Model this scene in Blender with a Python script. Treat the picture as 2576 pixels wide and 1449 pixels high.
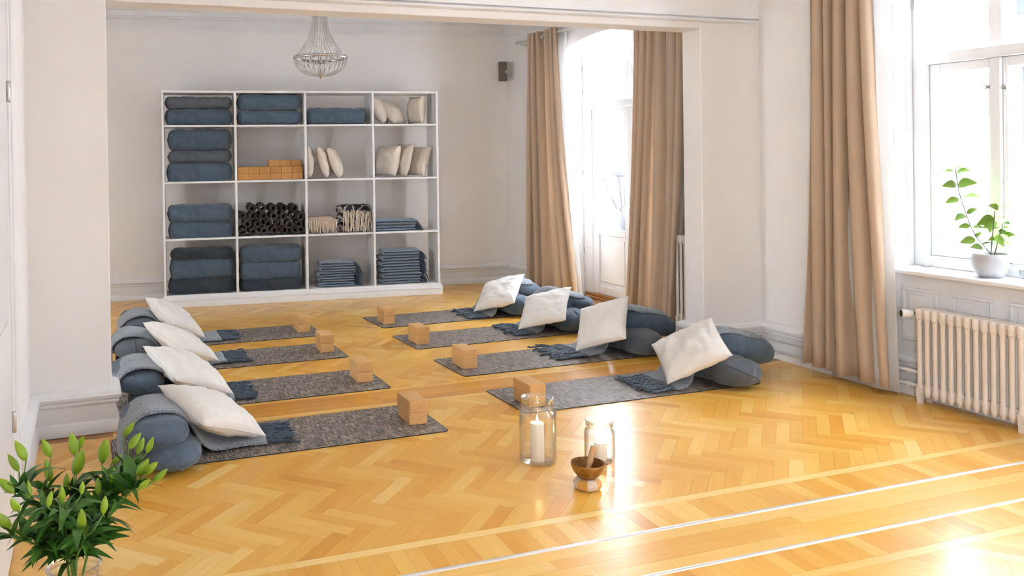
import bpy, bmesh, math, random
from math import sin, cos, pi, radians, sqrt
from mathutils import Vector, Matrix, noise

random.seed(7)
SC = bpy.context.scene
for o in list(bpy.data.objects): bpy.data.objects.remove(o)
COL = SC.collection

# ------------------------------------------------------------------ camera
CAMH = 1.65
FP, PX, PY = 2134.11, 950.0, 410.64            # focal length and principal point, in pixels of 2576 x 1449
W_, H_ = 2576.0, 1449.0
yaw, pit, rol = 0.32764161, -0.00644046, -0.01452437
cf = Vector((sin(yaw)*cos(pit), cos(yaw)*cos(pit), sin(pit)))
r0 = Vector((cos(yaw), -sin(yaw), 0)); u0 = r0.cross(cf)
cr = cos(rol)*r0 + sin(rol)*u0
cu = -sin(rol)*r0 + cos(rol)*u0
EYE = Vector((0, 0, CAMH))
cam_d = bpy.data.cameras.new('camera'); cam = bpy.data.objects.new('camera', cam_d); COL.objects.link(cam)
M = Matrix((cr, cu, -cf)).transposed().to_4x4(); M.translation = EYE
cam.matrix_world = M
cam_d.sensor_width = 36; cam_d.lens = FP/W_*36
cam_d.shift_x = (W_/2-PX)/W_; cam_d.shift_y = (PY-H_/2)/W_
cam_d.clip_start = .05; cam_d.clip_end = 300
SC.camera = cam

# ------------------------------------------------------------------ light and exposure
SC.view_settings.view_transform = 'Standard'
SC.view_settings.look = 'None'
SC.view_settings.gamma = 1
SC.view_settings.use_curve_mapping = False
SC.view_settings.exposure = 2.55
world = bpy.data.worlds.new('overcast_sky'); SC.world = world; world.use_nodes = True
wn = world.node_tree.nodes; wn.clear()
wo = wn.new('ShaderNodeOutputWorld'); wb = wn.new('ShaderNodeBackground')
wb.inputs[0].default_value = (0.87, 0.95, 1.07, 1); wb.inputs[1].default_value = 9.0
world.node_tree.links.new(wb.outputs[0], wo.inputs[0])
def portal(name, loc, rot, sx, sy):
    l = bpy.data.lights.new(name, 'AREA'); l.shape = 'RECTANGLE'; l.size = sx; l.size_y = sy
    o = bpy.data.objects.new(name, l); COL.objects.link(o); o.location = loc; o.rotation_euler = rot
    l.cycles.is_portal = True
portal('daylight_portal', (-3.42, 6.125, 1.775), (0, radians(-90), 0), 1.65, .35)  # sky through the opening added in the far left wall
portal('daylight_portal', (-.57, -1.05, 1.85), (0, radians(-90), 0), 1.9, .7)  # sky through the added gap in the left wall
for yy, z0, z1, ww in ((3.84, .85, 2.95, 1.15), (.95, .85, 2.95, 1.15), (-1.95, .85, 2.95, 1.15), (7.80, .1, 2.95, 1.75)):
    portal('daylight_portal', (5.62, yy, (z0+z1)/2), (0, radians(90), 0), z1-z0, ww)

# ------------------------------------------------------------------ pixel helpers (a pixel of the photo -> a point on a real surface)
def ray(px, py): return cf + cr*((px-PX)/FP) - cu*((py-PY)/FP)
def flo(px, py, z=0):
    d = ray(px, py); return EYE + d*((z-CAMH)/d.z)
def onX(px, py, x): d = ray(px, py); return EYE + d*(x/d.x)
def onY(px, py, y): d = ray(px, py); return EYE + d*(y/d.y)
def proj(P):
    v = Vector(P)-EYE; z = v.dot(cf)
    return (PX+FP*v.dot(cr)/z, PY-FP*v.dot(cu)/z, z)

# ------------------------------------------------------------------ materials
MATS = {}
def newmat(name):
    m = bpy.data.materials.new(name); m.use_nodes = True
    nt = m.node_tree; b = nt.nodes['Principled BSDF']; MATS[name] = m
    return m, nt, b
def N(nt, t, **k):
    n = nt.nodes.new(t)
    for a, v in k.items(): setattr(n, a, v)
    return n
def setc(b, col, rough=.6, spec=.5, metal=0, coat=0, sheen=0):
    b.inputs['Base Color'].default_value = (*col, 1); b.inputs['Roughness'].default_value = rough
    b.inputs['Specular IOR Level'].default_value = spec; b.inputs['Metallic'].default_value = metal
    b.inputs['Coat Weight'].default_value = coat; b.inputs['Sheen Weight'].default_value = sheen
def noisy(name, c1, c2, scale=8, rough=.6, bump=.0, bscale=60, metal=0, sheen=0, coat=0, spec=.5, stretch=(1,1,1), detail=4, objrand=0.0):
    m, nt, b = newmat(name); setc(b, c1, rough, spec, metal, coat, sheen)
    tc = N(nt, 'ShaderNodeTexCoord'); mp = N(nt, 'ShaderNodeMapping'); mp.inputs['Scale'].default_value = stretch
    nt.links.new(tc.outputs['Object'], mp.inputs[0])
    n = N(nt, 'ShaderNodeTexNoise'); n.inputs['Scale'].default_value = scale; n.inputs['Detail'].default_value = detail
    nt.links.new(mp.outputs[0], n.inputs['Vector'])
    r = N(nt, 'ShaderNodeValToRGB'); r.color_ramp.elements[0].position = .35; r.color_ramp.elements[1].position = .65
    r.color_ramp.elements[0].color = (*c1, 1); r.color_ramp.elements[1].color = (*c2, 1)
    nt.links.new(n.outputs[0], r.inputs[0]); out = r.outputs[0]
    if objrand:
        oi = N(nt, 'ShaderNodeObjectInfo'); mr = N(nt, 'ShaderNodeMapRange')
        mr.inputs[3].default_value = 1-objrand; mr.inputs[4].default_value = 1+objrand
        nt.links.new(oi.outputs['Random'], mr.inputs[0])
        mx = N(nt, 'ShaderNodeVectorMath', operation='SCALE'); nt.links.new(out, mx.inputs[0]); nt.links.new(mr.outputs[0], mx.inputs['Scale']); out = mx.outputs[0]
    nt.links.new(out, b.inputs['Base Color'])
    if bump:
        n2 = N(nt, 'ShaderNodeTexNoise'); n2.inputs['Scale'].default_value = bscale; n2.inputs['Detail'].default_value = 3
        nt.links.new(mp.outputs[0], n2.inputs['Vector'])
        bp = N(nt, 'ShaderNodeBump'); bp.inputs['Strength'].default_value = bump; bp.inputs['Distance'].default_value = .01
        nt.links.new(n2.outputs[0], bp.inputs['Height']); nt.links.new(bp.outputs[0], b.inputs['Normal'])
    return m
M_wall = noisy('wall_paint', (.89, .86, .825), (.905, .875, .84), 3, .75, .05, 90)
M_ceil = noisy('ceiling_paint', (.93, .925, .91), (.94, .935, .92), 2, .8, .03, 60)
M_trim = noisy('white_gloss_paint', (.85, .85, .85), (.82, .82, .82), 5, .32, .03, 40)
M_shelf = noisy('white_lacquer', (.87, .87, .865), (.85, .85, .845), 6, .35, .02, 60)
M_plinthgap = noisy('dark_gap', (.06, .045, .035), (.04, .03, .02), 6, .8)
M_boltd = noisy('slate_blue_cotton', (.06, .095, .14), (.08, .12, .17), 14, .85, .25, 240, sheen=.25, objrand=.12)
M_boltn = noisy('dark_navy_cotton', (.022, .030, .042), (.032, .042, .058), 14, .9, .25, 240, sheen=.15)
M_boltg = noisy('grey_slate_cotton', (.085, .10, .12), (.10, .118, .145), 14, .88, .25, 240, sheen=.2)
M_embr = noisy('embroidery_thread', (.30, .33, .36), (.26, .29, .32), 60, .6)
M_pill = noisy('natural_cotton', (.80, .76, .70), (.84, .805, .75), 10, .8, .12, 320, sheen=.1)
M_pillb = noisy('cream_cotton', (.74, .64, .53), (.78, .68, .57), 10, .75, .12, 320)
M_blank = noisy('grey_blue_wool', (.13, .17, .215), (.33, .355, .385), 70, .95, .8, 160, sheen=.5, detail=6)
M_blankd = noisy('slate_wool_yarn', (.035, .062, .095), (.06, .095, .135), 60, .95, .4, 300, sheen=.4)
M_fold = noisy('folded_blue_wool', (.15, .21, .28), (.22, .285, .36), 60, .95, .5, 200, sheen=.4, detail=6)
M_cork = noisy('cork', (.66, .36, .13), (.75, .45, .18), 90, .8, .25, 140, detail=8, objrand=.05)
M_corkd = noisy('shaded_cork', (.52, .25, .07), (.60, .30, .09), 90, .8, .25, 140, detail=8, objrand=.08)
M_curt = None
M_metal = noisy('brushed_steel', (.62, .62, .62), (.5, .5, .5), 30, .25, 0, metal=1)
M_brass = noisy('hammered_brass', (.46, .29, .12), (.30, .17, .06), 30, .36, .5, 70, metal=.9)
M_brassi = noisy('aged_brass', (.30, .15, .05), (.2, .09, .03), 60, .5, .5, 90, metal=.8)
M_alu = noisy('aluminium_strip', (.93, .92, .90), (.90, .89, .87), 20, .34, 0, metal=.75)
M_woodl = noisy('turned_beech', (.62, .38, .18), (.50, .27, .11), 20, .45, .05, 60, stretch=(1, 1, .15))
M_thresh = noisy('oak_threshold', (.42, .20, .06), (.33, .15, .04), 14, .4, .05, 60, stretch=(1, .1, 1))
M_radi = noisy('radiator_enamel', (.80, .72, .64), (.78, .70, .62), 8, .38, .04, 50)
M_black = noisy('black_rubber', (.025, .025, .03), (.035, .035, .04), 20, .5)
M_white = noisy('white_plastic', (.85, .84, .82), (.82, .81, .79), 20, .35)
M_spk = noisy('grey_mesh_fabric', (.14, .115, .09), (.20, .165, .13), 300, .8, .3, 400)
M_spk2 = noisy('grey_plastic', (.45, .43, .41), (.42, .40, .38), 20, .5)
M_wax = noisy('candle_wax', (.88, .82, .72), (.90, .85, .76), 6, .5)
M_pot = noisy('glazed_ceramic', (.50, .50, .51), (.44, .44, .455), 8, .28, .03, 30)
M_soil = noisy('potting_soil', (.05, .035, .025), (.09, .06, .04), 80, .95, .6, 120)
M_leafl = noisy('young_leaf', (.17, .34, .03), (.25, .42, .06), 20, .5, .1, 60, objrand=.2)
M_leaf = noisy('lily_leaf', (.026, .10, .012), (.060, .19, .022), 18, .35, .1, 50, stretch=(1, 1, .3), objrand=.35)
M_bud = noisy('lily_bud', (.20, .36, .015), (.33, .50, .03), 14, .4, .08, 40, stretch=(1, 1, .3), objrand=.15)
M_stem = noisy('green_stem', (.10, .24, .04), (.14, .30, .06), 20, .5)
M_stemb = noisy('woody_stem', (.10, .09, .07), (.14, .12, .09), 20, .6)
M_throw = noisy('beige_wool', (.66, .46, .30), (.72, .53, .37), 40, .95, .4, 150, sheen=.3)
M_yarn = noisy('cream_yarn', (.74, .62, .48), (.82, .72, .60), 60, .95, .4, 200, sheen=.3)
M_rubmat = noisy('charcoal_mat_rubber', (.028, .026, .028), (.05, .045, .045), 60, .85, .4, 200)
M_rubedge = noisy('mat_rim', (.11, .085, .075), (.075, .06, .055), 60, .7, .2, 200)
M_cushr = noisy('gold_brocade', (.72, .36, .06), (.62, .28, .04), 40, .5, .3, 120, sheen=.3)
M_cushc = noisy('cream_brocade', (.74, .60, .46), (.66, .52, .38), 60, .5, .3, 140, sheen=.3)
M_fac = noisy('plaster_facade', (.55, .56, .57), (.60, .61, .62), 1.5, .9)
M_facw = noisy('facade_glazing', (.024, .026, .029), (.020, .022, .025), 2, .9, spec=.05)
M_street = noisy('asphalt', (.30, .30, .31), (.34, .34, .35), 4, .9)
M_lampm = noisy('lamp_iron', (.015, .016, .018), (.018, .019, .021), 6, .9, spec=.1)

def emis(name, col, s):
    m, nt, b = newmat(name); b.inputs['Base Color'].default_value = (*col, 1)
    b.inputs['Emission Color'].default_value = (*col, 1); b.inputs['Emission Strength'].default_value = s
    return m
M_flame = emis('candle_flame', (1, .72, .35), 22)

def glass(name, tint=(1, 1, 1), gl=.9, edge=None, pw_=4):          # clear thin glass: see-through with Fresnel reflections
    m = bpy.data.materials.new(name); m.use_nodes = True; nt = m.node_tree; nt.nodes.clear(); MATS[name] = m
    o = N(nt, 'ShaderNodeOutputMaterial'); t = N(nt, 'ShaderNodeBsdfTransparent'); g = N(nt, 'ShaderNodeBsdfGlossy')
    t.inputs[0].default_value = (*tint, 1); g.inputs['Roughness'].default_value = .02; g.inputs[0].default_value = (gl, gl, gl, 1)
    lw_ = N(nt, 'ShaderNodeLayerWeight'); lw_.inputs[0].default_value = .5; pw = N(nt, 'ShaderNodeMath', operation='POWER'); pw.inputs[1].default_value = pw_
    fr = N(nt, 'ShaderNodeMath', operation='MULTIPLY_ADD'); fr.inputs[1].default_value = .9; fr.inputs[2].default_value = .05; mx = N(nt, 'ShaderNodeMixShader')
    nt.links.new(lw_.outputs['Facing'], pw.inputs[0]); nt.links.new(pw.outputs[0], fr.inputs[0])
    if edge:
        er_ = N(nt, 'ShaderNodeMix', data_type='RGBA'); er_.inputs[6].default_value = (*tint, 1); er_.inputs[7].default_value = (*edge, 1)
        nt.links.new(pw.outputs[0], er_.inputs[0]); nt.links.new(er_.outputs[2], t.inputs[0])
    nt.links.new(fr.outputs[0], mx.inputs[0]); nt.links.new(t.outputs[0], mx.inputs[1]); nt.links.new(g.outputs[0], mx.inputs[2]); nt.links.new(mx.outputs[0], o.inputs[0])
    return m
M_glass = glass('window_glass')
M_jar = glass('jar_glass', (.985, .99, .988), 1, (.55, .60, .62), 2.2)
M_cryst = noisy('crystal', (.80, .78, .75), (.74, .72, .69), 20, .12, 0, spec=.8)
_b = M_cryst.node_tree.nodes['Principled BSDF']; _b.inputs['Alpha'].default_value = .5

def curtain_mat():
    m, nt, b = newmat('beige_linen'); setc(b, (.78, .62, .46), .9, .2, sheen=.2)
    tc = N(nt, 'ShaderNodeTexCoord'); n = N(nt, 'ShaderNodeTexNoise'); n.inputs['Scale'].default_value = 160
    nt.links.new(tc.outputs['Object'], n.inputs['Vector'])
    r = N(nt, 'ShaderNodeValToRGB'); r.color_ramp.elements[0].color = (.76, .60, .44, 1); r.color_ramp.elements[1].color = (.83, .67, .51, 1)
    nt.links.new(n.outputs[0], r.inputs[0]); nt.links.new(r.outputs[0], b.inputs['Base Color'])
    tr = N(nt, 'ShaderNodeBsdfTranslucent'); nt.links.new(r.outputs[0], tr.inputs[0])
    mx = N(nt, 'ShaderNodeMixShader'); mx.inputs[0].default_value = .42
    out = nt.nodes['Material Output']; nt.links.new(b.outputs[0], mx.inputs[1]); nt.links.new(tr.outputs[0], mx.inputs[2]); nt.links.new(mx.outputs[0], out.inputs[0])
    return m
M_curt = curtain_mat()

def lining_mat():
    m, nt, b = newmat('white_lining'); setc(b, (.84, .83, .81), .8, .3)
    tr = N(nt, 'ShaderNodeBsdfTranslucent'); tr.inputs[0].default_value = (.86, .86, .85, 1)
    mx = N(nt, 'ShaderNodeMixShader'); mx.inputs[0].default_value = .4
    out = nt.nodes['Material Output']; nt.links.new(b.outputs[0], mx.inputs[1]); nt.links.new(tr.outputs[0], mx.inputs[2]); nt.links.new(mx.outputs[0], out.inputs[0])
    return m
M_lin = lining_mat()

def floor_mat():
    m, nt, b = newmat('oiled_parquet'); setc(b, (.7, .4, .15), .2, .42)
    at = N(nt, 'ShaderNodeAttribute'); at.attribute_name = 'tone'
    uv = N(nt, 'ShaderNodeUVMap'); uv.uv_map = 'UVMap'
    mp = N(nt, 'ShaderNodeMapping'); mp.inputs['Scale'].default_value = (3.5, 42, 1); nt.links.new(uv.outputs[0], mp.inputs[0])
    n = N(nt, 'ShaderNodeTexNoise'); n.inputs['Scale'].default_value = 1; n.inputs['Detail'].default_value = 6; n.inputs['Roughness'].default_value = .6
    n.inputs['Distortion'].default_value = .4
    nt.links.new(mp.outputs[0], n.inputs['Vector'])
    add = N(nt, 'ShaderNodeMath', operation='MULTIPLY_ADD'); add.inputs[1].default_value = .34; nt.links.new(n.outputs[0], add.inputs[0]); nt.links.new(at.outputs['Fac'], add.inputs[2])
    r = N(nt, 'ShaderNodeValToRGB'); e = r.color_ramp.elements
    e[0].position = .12; e[0].color = (.62, .245, .018, 1)
    e[1].position = .95; e[1].color = (.95, .66, .24, 1)
    k = e.new(.40); k.color = (.80, .38, .042, 1); k = e.new(.66); k.color = (.88, .52, .105, 1)
    nt.links.new(add.outputs[0], r.inputs[0]); nt.links.new(r.outputs[0], b.inputs['Base Color'])
    tc = N(nt, 'ShaderNodeTexCoord'); n2 = N(nt, 'ShaderNodeTexNoise'); n2.inputs['Scale'].default_value = 2.2; n2.inputs['Detail'].default_value = 3
    nt.links.new(tc.outputs['Generated'], n2.inputs['Vector'])
    mr = N(nt, 'ShaderNodeMapRange'); mr.inputs[3].default_value = .24; mr.inputs[4].default_value = .38; nt.links.new(n.outputs[0], mr.inputs[0]); nt.links.new(mr.outputs[0], b.inputs['Roughness'])
    bp = N(nt, 'ShaderNodeBump'); bp.inputs['Strength'].default_value = .04; bp.inputs['Distance'].default_value = .002; nt.links.new(n.outputs[0], bp.inputs['Height']); nt.links.new(bp.outputs[0], b.inputs['Normal'])
    b.inputs['Coat Weight'].default_value = .25; b.inputs['Coat Roughness'].default_value = .17
    return m
M_floor = floor_mat()

def mat_mat():
    m, nt, b = newmat('woven_jute'); setc(b, (.2, .17, .15), .48, .5)
    tc = N(nt, 'ShaderNodeTexCoord')
    def layer(sc, stretch):
        mp = N(nt, 'ShaderNodeMapping'); mp.inputs['Scale'].default_value = stretch; nt.links.new(tc.outputs['Object'], mp.inputs[0])
        n = N(nt, 'ShaderNodeTexNoise'); n.inputs['Scale'].default_value = sc; n.inputs['Detail'].default_value = 3; nt.links.new(mp.outputs[0], n.inputs['Vector']); return n.outputs[0]
    a = layer(11, (1, 14, 1)); c = layer(11, (14, 1, 1))
    s = N(nt, 'ShaderNodeMath', operation='ADD'); nt.links.new(a, s.inputs[0]); nt.links.new(c, s.inputs[1])
    h = N(nt, 'ShaderNodeMath', operation='MULTIPLY'); h.inputs[1].default_value = .5; nt.links.new(s.outputs[0], h.inputs[0])
    r = N(nt, 'ShaderNodeValToRGB'); e = r.color_ramp.elements; e[0].position = .44; e[0].color = (.055, .052, .055, 1); e[1].position = .585; e[1].color = (.52, .42, .34, 1)
    k = e.new(.5); k.color = (.17, .145, .13, 1)
    nt.links.new(h.outputs[0], r.inputs[0]); nt.links.new(r.outputs[0], b.inputs['Base Color'])
    bp = N(nt, 'ShaderNodeBump'); bp.inputs['Strength'].default_value = .3; bp.inputs['Distance'].default_value = .003; nt.links.new(h.outputs[0], bp.inputs['Height']); nt.links.new(bp.outputs[0], b.inputs['Normal'])
    return m
M_mat = mat_mat()

def pattern_mat():
    m, nt, b = newmat('patterned_weave'); setc(b, (.05, .05, .05), .9, .3)
    tc = N(nt, 'ShaderNodeTexCoord'); v = N(nt, 'ShaderNodeTexVoronoi', feature='DISTANCE_TO_EDGE'); v.inputs['Scale'].default_value = 9
    nt.links.new(tc.outputs['Object'], v.inputs['Vector'])
    r = N(nt, 'ShaderNodeValToRGB'); e = r.color_ramp.elements; e[0].position = .05; e[0].color = (.42, .38, .34, 1); e[1].position = .10; e[1].color = (.03, .03, .035, 1)
    nt.links.new(v.outputs[0], r.inputs[0]); nt.links.new(r.outputs[0], b.inputs['Base Color'])
    return m
M_patt = pattern_mat()

# ------------------------------------------------------------------ mesh builder
class MB:
    def __init__(s): s.v = []; s.f = []
    def add(s, vs, fs):
        n = len(s.v); s.v += [tuple(v) for v in vs]; s.f += [tuple(i+n for i in f) for f in fs]; return s
    def box(s, a, b):
        x0, y0, z0 = a; x1, y1, z1 = b
        return s.add([(x0,y0,z0),(x1,y0,z0),(x1,y1,z0),(x0,y1,z0),(x0,y0,z1),(x1,y0,z1),(x1,y1,z1),(x0,y1,z1)],
                     [(0,3,2,1),(4,5,6,7),(0,1,5,4),(1,2,6,5),(2,3,7,6),(3,0,4,7)])
    def hexa(s, p):      # 8 points, bottom 4 then top 4
        return s.add(p, [(0,3,2,1),(4,5,6,7),(0,1,5,4),(1,2,6,5),(2,3,7,6),(3,0,4,7)])
    def grid(s, rows, closeu=False, closev=False):
        nr, nc = len(rows), len(rows[0]); vs = [p for r in rows for p in r]; fs = []
        for i in range(nr if closev else nr-1):
            for j in range(nc if closeu else nc-1):
                a = i*nc+j; b = i*nc+(j+1) % nc; c = ((i+1) % nr)*nc+(j+1) % nc; d = ((i+1) % nr)*nc+j
                fs.append((a, b, c, d))
        return s.add(vs, fs)
    def lathe(s, prof, c=(0,0,0), n=40, cap=True):
        rows = [[(c[0]+r*cos(2*pi*k/n), c[1]+r*sin(2*pi*k/n), c[2]+z) for k in range(n)] for r, z in prof]
        k0 = len(s.v); s.grid(rows, closeu=True)
        if cap:
            s.f.append(tuple(reversed(range(k0, k0+n)))); s.f.append(tuple(range(k0+(len(prof)-1)*n, k0+len(prof)*n)))
        return s
    def tube(s, pts, r, n=8, cap=True):
        pts = [Vector(p) for p in pts]; rows = []; up = Vector((0, 0, 1)); prev = None
        for i, p in enumerate(pts):
            t = (pts[min(i+1, len(pts)-1)]-pts[max(i-1, 0)]); t = t.normalized() if t.length > 1e-9 else Vector((1, 0, 0))
            if prev is None:
                a = t.cross(up if abs(t.z) < .95 else Vector((1, 0, 0))).normalized()
            else: a = (prev - t*prev.dot(t)); a = a.normalized() if a.length > 1e-6 else t.orthogonal().normalized()
            prev = a; b = t.cross(a); rr = r[i] if isinstance(r, (list, tuple)) else r
            rows.append([p + a*(rr*cos(2*pi*k/n)) + b*(rr*sin(2*pi*k/n)) for k in range(n)])
        k0 = len(s.v); s.grid(rows, closeu=True)
        if cap: s.f.append(tuple(reversed(range(k0, k0+n)))); s.f.append(tuple(range(k0+(len(pts)-1)*n, k0+len(pts)*n)))
        return s
    def prism(s, poly, z0, z1):     # polygon in x,y extruded in z
        n = len(poly); return s.add([(x,y,z0) for x,y in poly]+[(x,y,z1) for x,y in poly], [tuple(reversed(range(n))), tuple(range(n,2*n))]+[(i,(i+1)%n,n+(i+1)%n,n+i) for i in range(n)])
    def prismf(s, poly, f0, f1):    # polygon pts mapped by f0 / f1 to 3D
        n = len(poly); return s.add([f0(*p) for p in poly]+[f1(*p) for p in poly], [tuple(reversed(range(n))), tuple(range(n,2*n))]+[(i,(i+1)%n,n+(i+1)%n,n+i) for i in range(n)])
    def xf(s, m): s.v = [tuple(m @ Vector(v)) for v in s.v]; return s
    def mesh(s, name, m=None, smooth=False, bev=0, fixn=True):
        me = bpy.data.meshes.new(name); me.from_pydata(s.v, [], s.f); me.validate()
        if fixn:
            bm = bmesh.new(); bm.from_mesh(me); bmesh.ops.recalc_face_normals(bm, faces=bm.faces); bm.to_mesh(me); bm.free()
        if m: me.materials.append(m)
        if smooth: me.shade_smooth()
        return me
    def build(s, name, m=None, parent=None, smooth=False, bev=0, loc=None, rot=None, fixn=True, sub=0, angle=None):
        o = bpy.data.objects.new(name, s.mesh(name, m, smooth or angle is not None, fixn=fixn)); COL.objects.link(o)
        if parent: o.parent = parent
        if loc is not None: o.location = loc
        if rot is not None: o.rotation_euler = rot
        if bev:
            b = o.modifiers.new('bevel', 'BEVEL'); b.width = bev; b.segments = 2; b.limit_method = 'ANGLE'; b.angle_limit = radians(40)
            b.harden_normals = False
        if sub:
            b = o.modifiers.new('sub', 'SUBSURF'); b.levels = sub; b.render_levels = sub
        if angle is not None:
            o.data.set_sharp_from_angle(angle=radians(angle))
        return o
def tag(o, label=None, cat=None, group=None, kind=None):
    if label: o['label'] = label
    if cat: o['category'] = cat
    if group: o['group'] = group
    if kind: o['kind'] = kind
    return o
def thing(name, label, cat, loc=(0,0,0), rz=0, group=None, rot=None):
    o = bpy.data.objects.new(name, None); COL.objects.link(o); o.location = loc; o.rotation_euler = rot if rot else (0, 0, rz); o.empty_display_size = .05
    return tag(o, label, cat, group)
def struct_empty(name):
    o = bpy.data.objects.new(name, None); COL.objects.link(o); o['kind'] = 'structure'; return o
def struct(name, mb, m, **k):
    o = mb.build(name, m, **k); o['kind'] = 'structure'; return o
def dup(o, parent=None, loc=None, rz=None, rot=None):
    kids = [c for c in KIDS.get(o.name, [])]
    c = o.copy(); COL.objects.link(c); c.parent = parent
    if loc is not None: c.location = loc
    if rz is not None: c.rotation_euler = (0, 0, rz)
    if rot is not None: c.rotation_euler = rot
    for ch in [x for x in o.children]: dup(ch, c)
    return c
KIDS = {}
def inst(name, me, parent, loc=(0,0,0), rot=(0,0,0), scale=(1,1,1)):
    o = bpy.data.objects.new(name, me); COL.objects.link(o); o.parent = parent; o.location = loc; o.rotation_euler = rot; o.scale = scale; return o
def sgnp(x, p): return math.copysign(abs(x)**p, x)

def profile_run(mb, path, prof, side=1):
    """sweep a wall profile (offset from wall, height) along a floor path with mitred corners; side +1 = room on the left"""
    P = [Vector(p) for p in path]; offs = []
    for i, p in enumerate(P):
        ns = []
        if i > 0: t = (P[i]-P[i-1]).normalized(); ns.append(Vector((-t.y, t.x))*side)
        if i < len(P)-1: t = (P[i+1]-P[i]).normalized(); ns.append(Vector((-t.y, t.x))*side)
        if len(ns) == 1: offs.append(ns[0])
        else:
            m = ns[0]+ns[1]; offs.append(m/(1+ns[0].dot(ns[1])))
    rows = [[(p.x+o.x*a, p.y+o.y*a, z) for a, z in prof] for p, o in zip(P, offs)]
    k0 = len(mb.v); n = len(prof); mb.grid(rows)
    mb.f.append(tuple(range(k0, k0+n))); mb.f.append(tuple(reversed(range(k0+(len(P)-1)*n, k0+len(P)*n))))
    return mb

# ================================================================== ROOM SHELL
XW = 5.21                                    # inner face of the window wall
NB = Vector((0.1007, 0.9949)); DB = Vector((0.9949, -0.1007))   # normal and direction of the back wall, which is not quite square to the room
DYR = -0.100869
def backy(x, D=10.48): return (D-x*NB.x)/NB.y
def opy(x): return 5.47+.0212*x              # front face of the wall with the wide opening
ZC = 3.42                                     # ceiling of the far room
def arch(dy, apex=2.97): return apex-.2*dy*dy

def colwall(mb, x0, x1, y0, y1, openings, ztop):
    """openings: (centre, half width, apex)"""
    ys = [y0]
    for c, h, ap in sorted(openings):
        ys.append(c-h); ys += [c-h+2*h*k/12 for k in range(1, 12)]; ys.append(c+h)
    ys.append(y1)
    for a, b in zip(ys, ys[1:]):
        m = (a+b)/2; z0a = z0b = -.02
        for c, h, ap in openings:
            if abs(m-c) < h: z0a = arch(a-c, ap); z0b = arch(b-c, ap)
        mb.hexa([(x0,a,z0a),(x1,a,z0a),(x1,b,z0b),(x0,b,z0b),(x0,a,ztop),(x1,a,ztop),(x1,b,ztop),(x0,b,ztop)])
    return mb
WIN = [(3.84, .58, 2.97), (.95, .58, 2.97), (-1.95, .58, 2.97)]
DOORC, DOORH = 7.80, .87
struct('wall_right', colwall(MB(), XW, 5.60, -3.0, backy(XW)+.35, WIN+[(DOORC, DOORH, 2.97)], 3.6), M_wall)
# far wall behind the bookcase
bw = MB(); bw.hexa([(-3.2, backy(-3.2), -.02), (5.62, backy(5.62), -.02), (5.62, backy(5.62)+.2, -.02), (-3.2, backy(-3.2)+.2, -.02),
                    (-3.2, backy(-3.2), 3.6), (5.62, backy(5.62), 3.6), (5.62, backy(5.62)+.2, 3.6), (-3.2, backy(-3.2)+.2, 3.6)])
struct('wall_back', bw, M_wall)
# wall with the wide opening: left pier, right pier, lintel
TH = .22; XL, XR = .11, 4.62; ZS = 2.64
ow = MB()
def slab(x0, x1, z0, z1):
    ow.hexa([(x0,opy(x0),z0),(x1,opy(x1),z0),(x1,opy(x1)+TH,z0),(x0,opy(x0)+TH,z0),(x0,opy(x0),z1),(x1,opy(x1),z1),(x1,opy(x1)+TH,z1),(x0,opy(x0)+TH,z1)])
slab(-3.2, XL, -.02, 3.6); slab(XR, XW+.02, -.02, 3.6); slab(XL, XR, ZS, 3.6)
struct('wall_middle', ow, M_wall, bev=.008)
lw = MB()
for a, b_, c, d in ((-3.2, -1.4, -.02, 3.6), (-.7, opy(-.355)+.01, -.02, 3.6), (-1.4, -.7, -.02, .9), (-1.4, -.7, 2.8, 3.6)): lw.box((-.555, a, c), (-.355, b_, d))  # out-of-view gap behind the camera, added to light the radiator and curtain side
struct('wall_left', lw, M_wall)
fl = MB()
for a, b_, c, d in ((5.4, 5.95, -.02, 3.6), (6.3, 11.1, -.02, 3.6), (5.95, 6.3, -.02, .95), (5.95, 6.3, 2.6, 3.6)): fl.box((-3.4, a, c), (-3.2, b_, d))  # unseen window hole added here to brighten the far room
struct('wall_far_left', fl, M_wall)
wf = MB().box((-.6, -3.4, -.02), (5.6, -3.0, 3.6))
struct('wall_front', wf, M_wall)
# ceilings
cl = MB(); cl.add([(-3.2,5.5,ZC),(5.3,5.5,ZC),(5.3,10.3,ZC),(-3.2,11.0,ZC),(-3.2,5.5,ZC+.1),(5.3,5.5,ZC+.1),(5.3,10.3,ZC+.1),(-3.2,11.0,ZC+.1)], [(0,1,2,3),(4,7,6,5),(0,4,5,1),(1,5,6,2),(2,6,7,3),(3,7,4,0)])
struct('ceiling', cl, M_ceil)
struct('ceiling_near', MB().box((-.5, -3.1, 3.30), (5.3, 5.5, 3.40)), M_ceil)
# coved cornice over the opening on the near side, starting at a thin ledge
cv = MB(); rows = []
for x in (-.355, XW):
    y = opy(x); rows.append([(x, y, 2.72)]+[(x, y-.56*(1-cos(a)), 2.74+.56*sin(a)) for a in [pi/2*k/10 for k in range(11)]]+[(x, y+.05, 3.31), (x, y+.05, 2.72)])
cv.grid(rows, closeu=True)
struct('trim_1', cv, M_ceil, angle=40)
lg = MB()
profile_run(lg, [(-.355, opy(-.355)), (XW, opy(XW))], [(0, 2.692), (.022, 2.694), (.034, 2.704), (.034, 2.716), (.02, 2.726), (0, 2.728)], side=-1)
struct('trim_2', lg, M_trim, angle=40)
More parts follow.
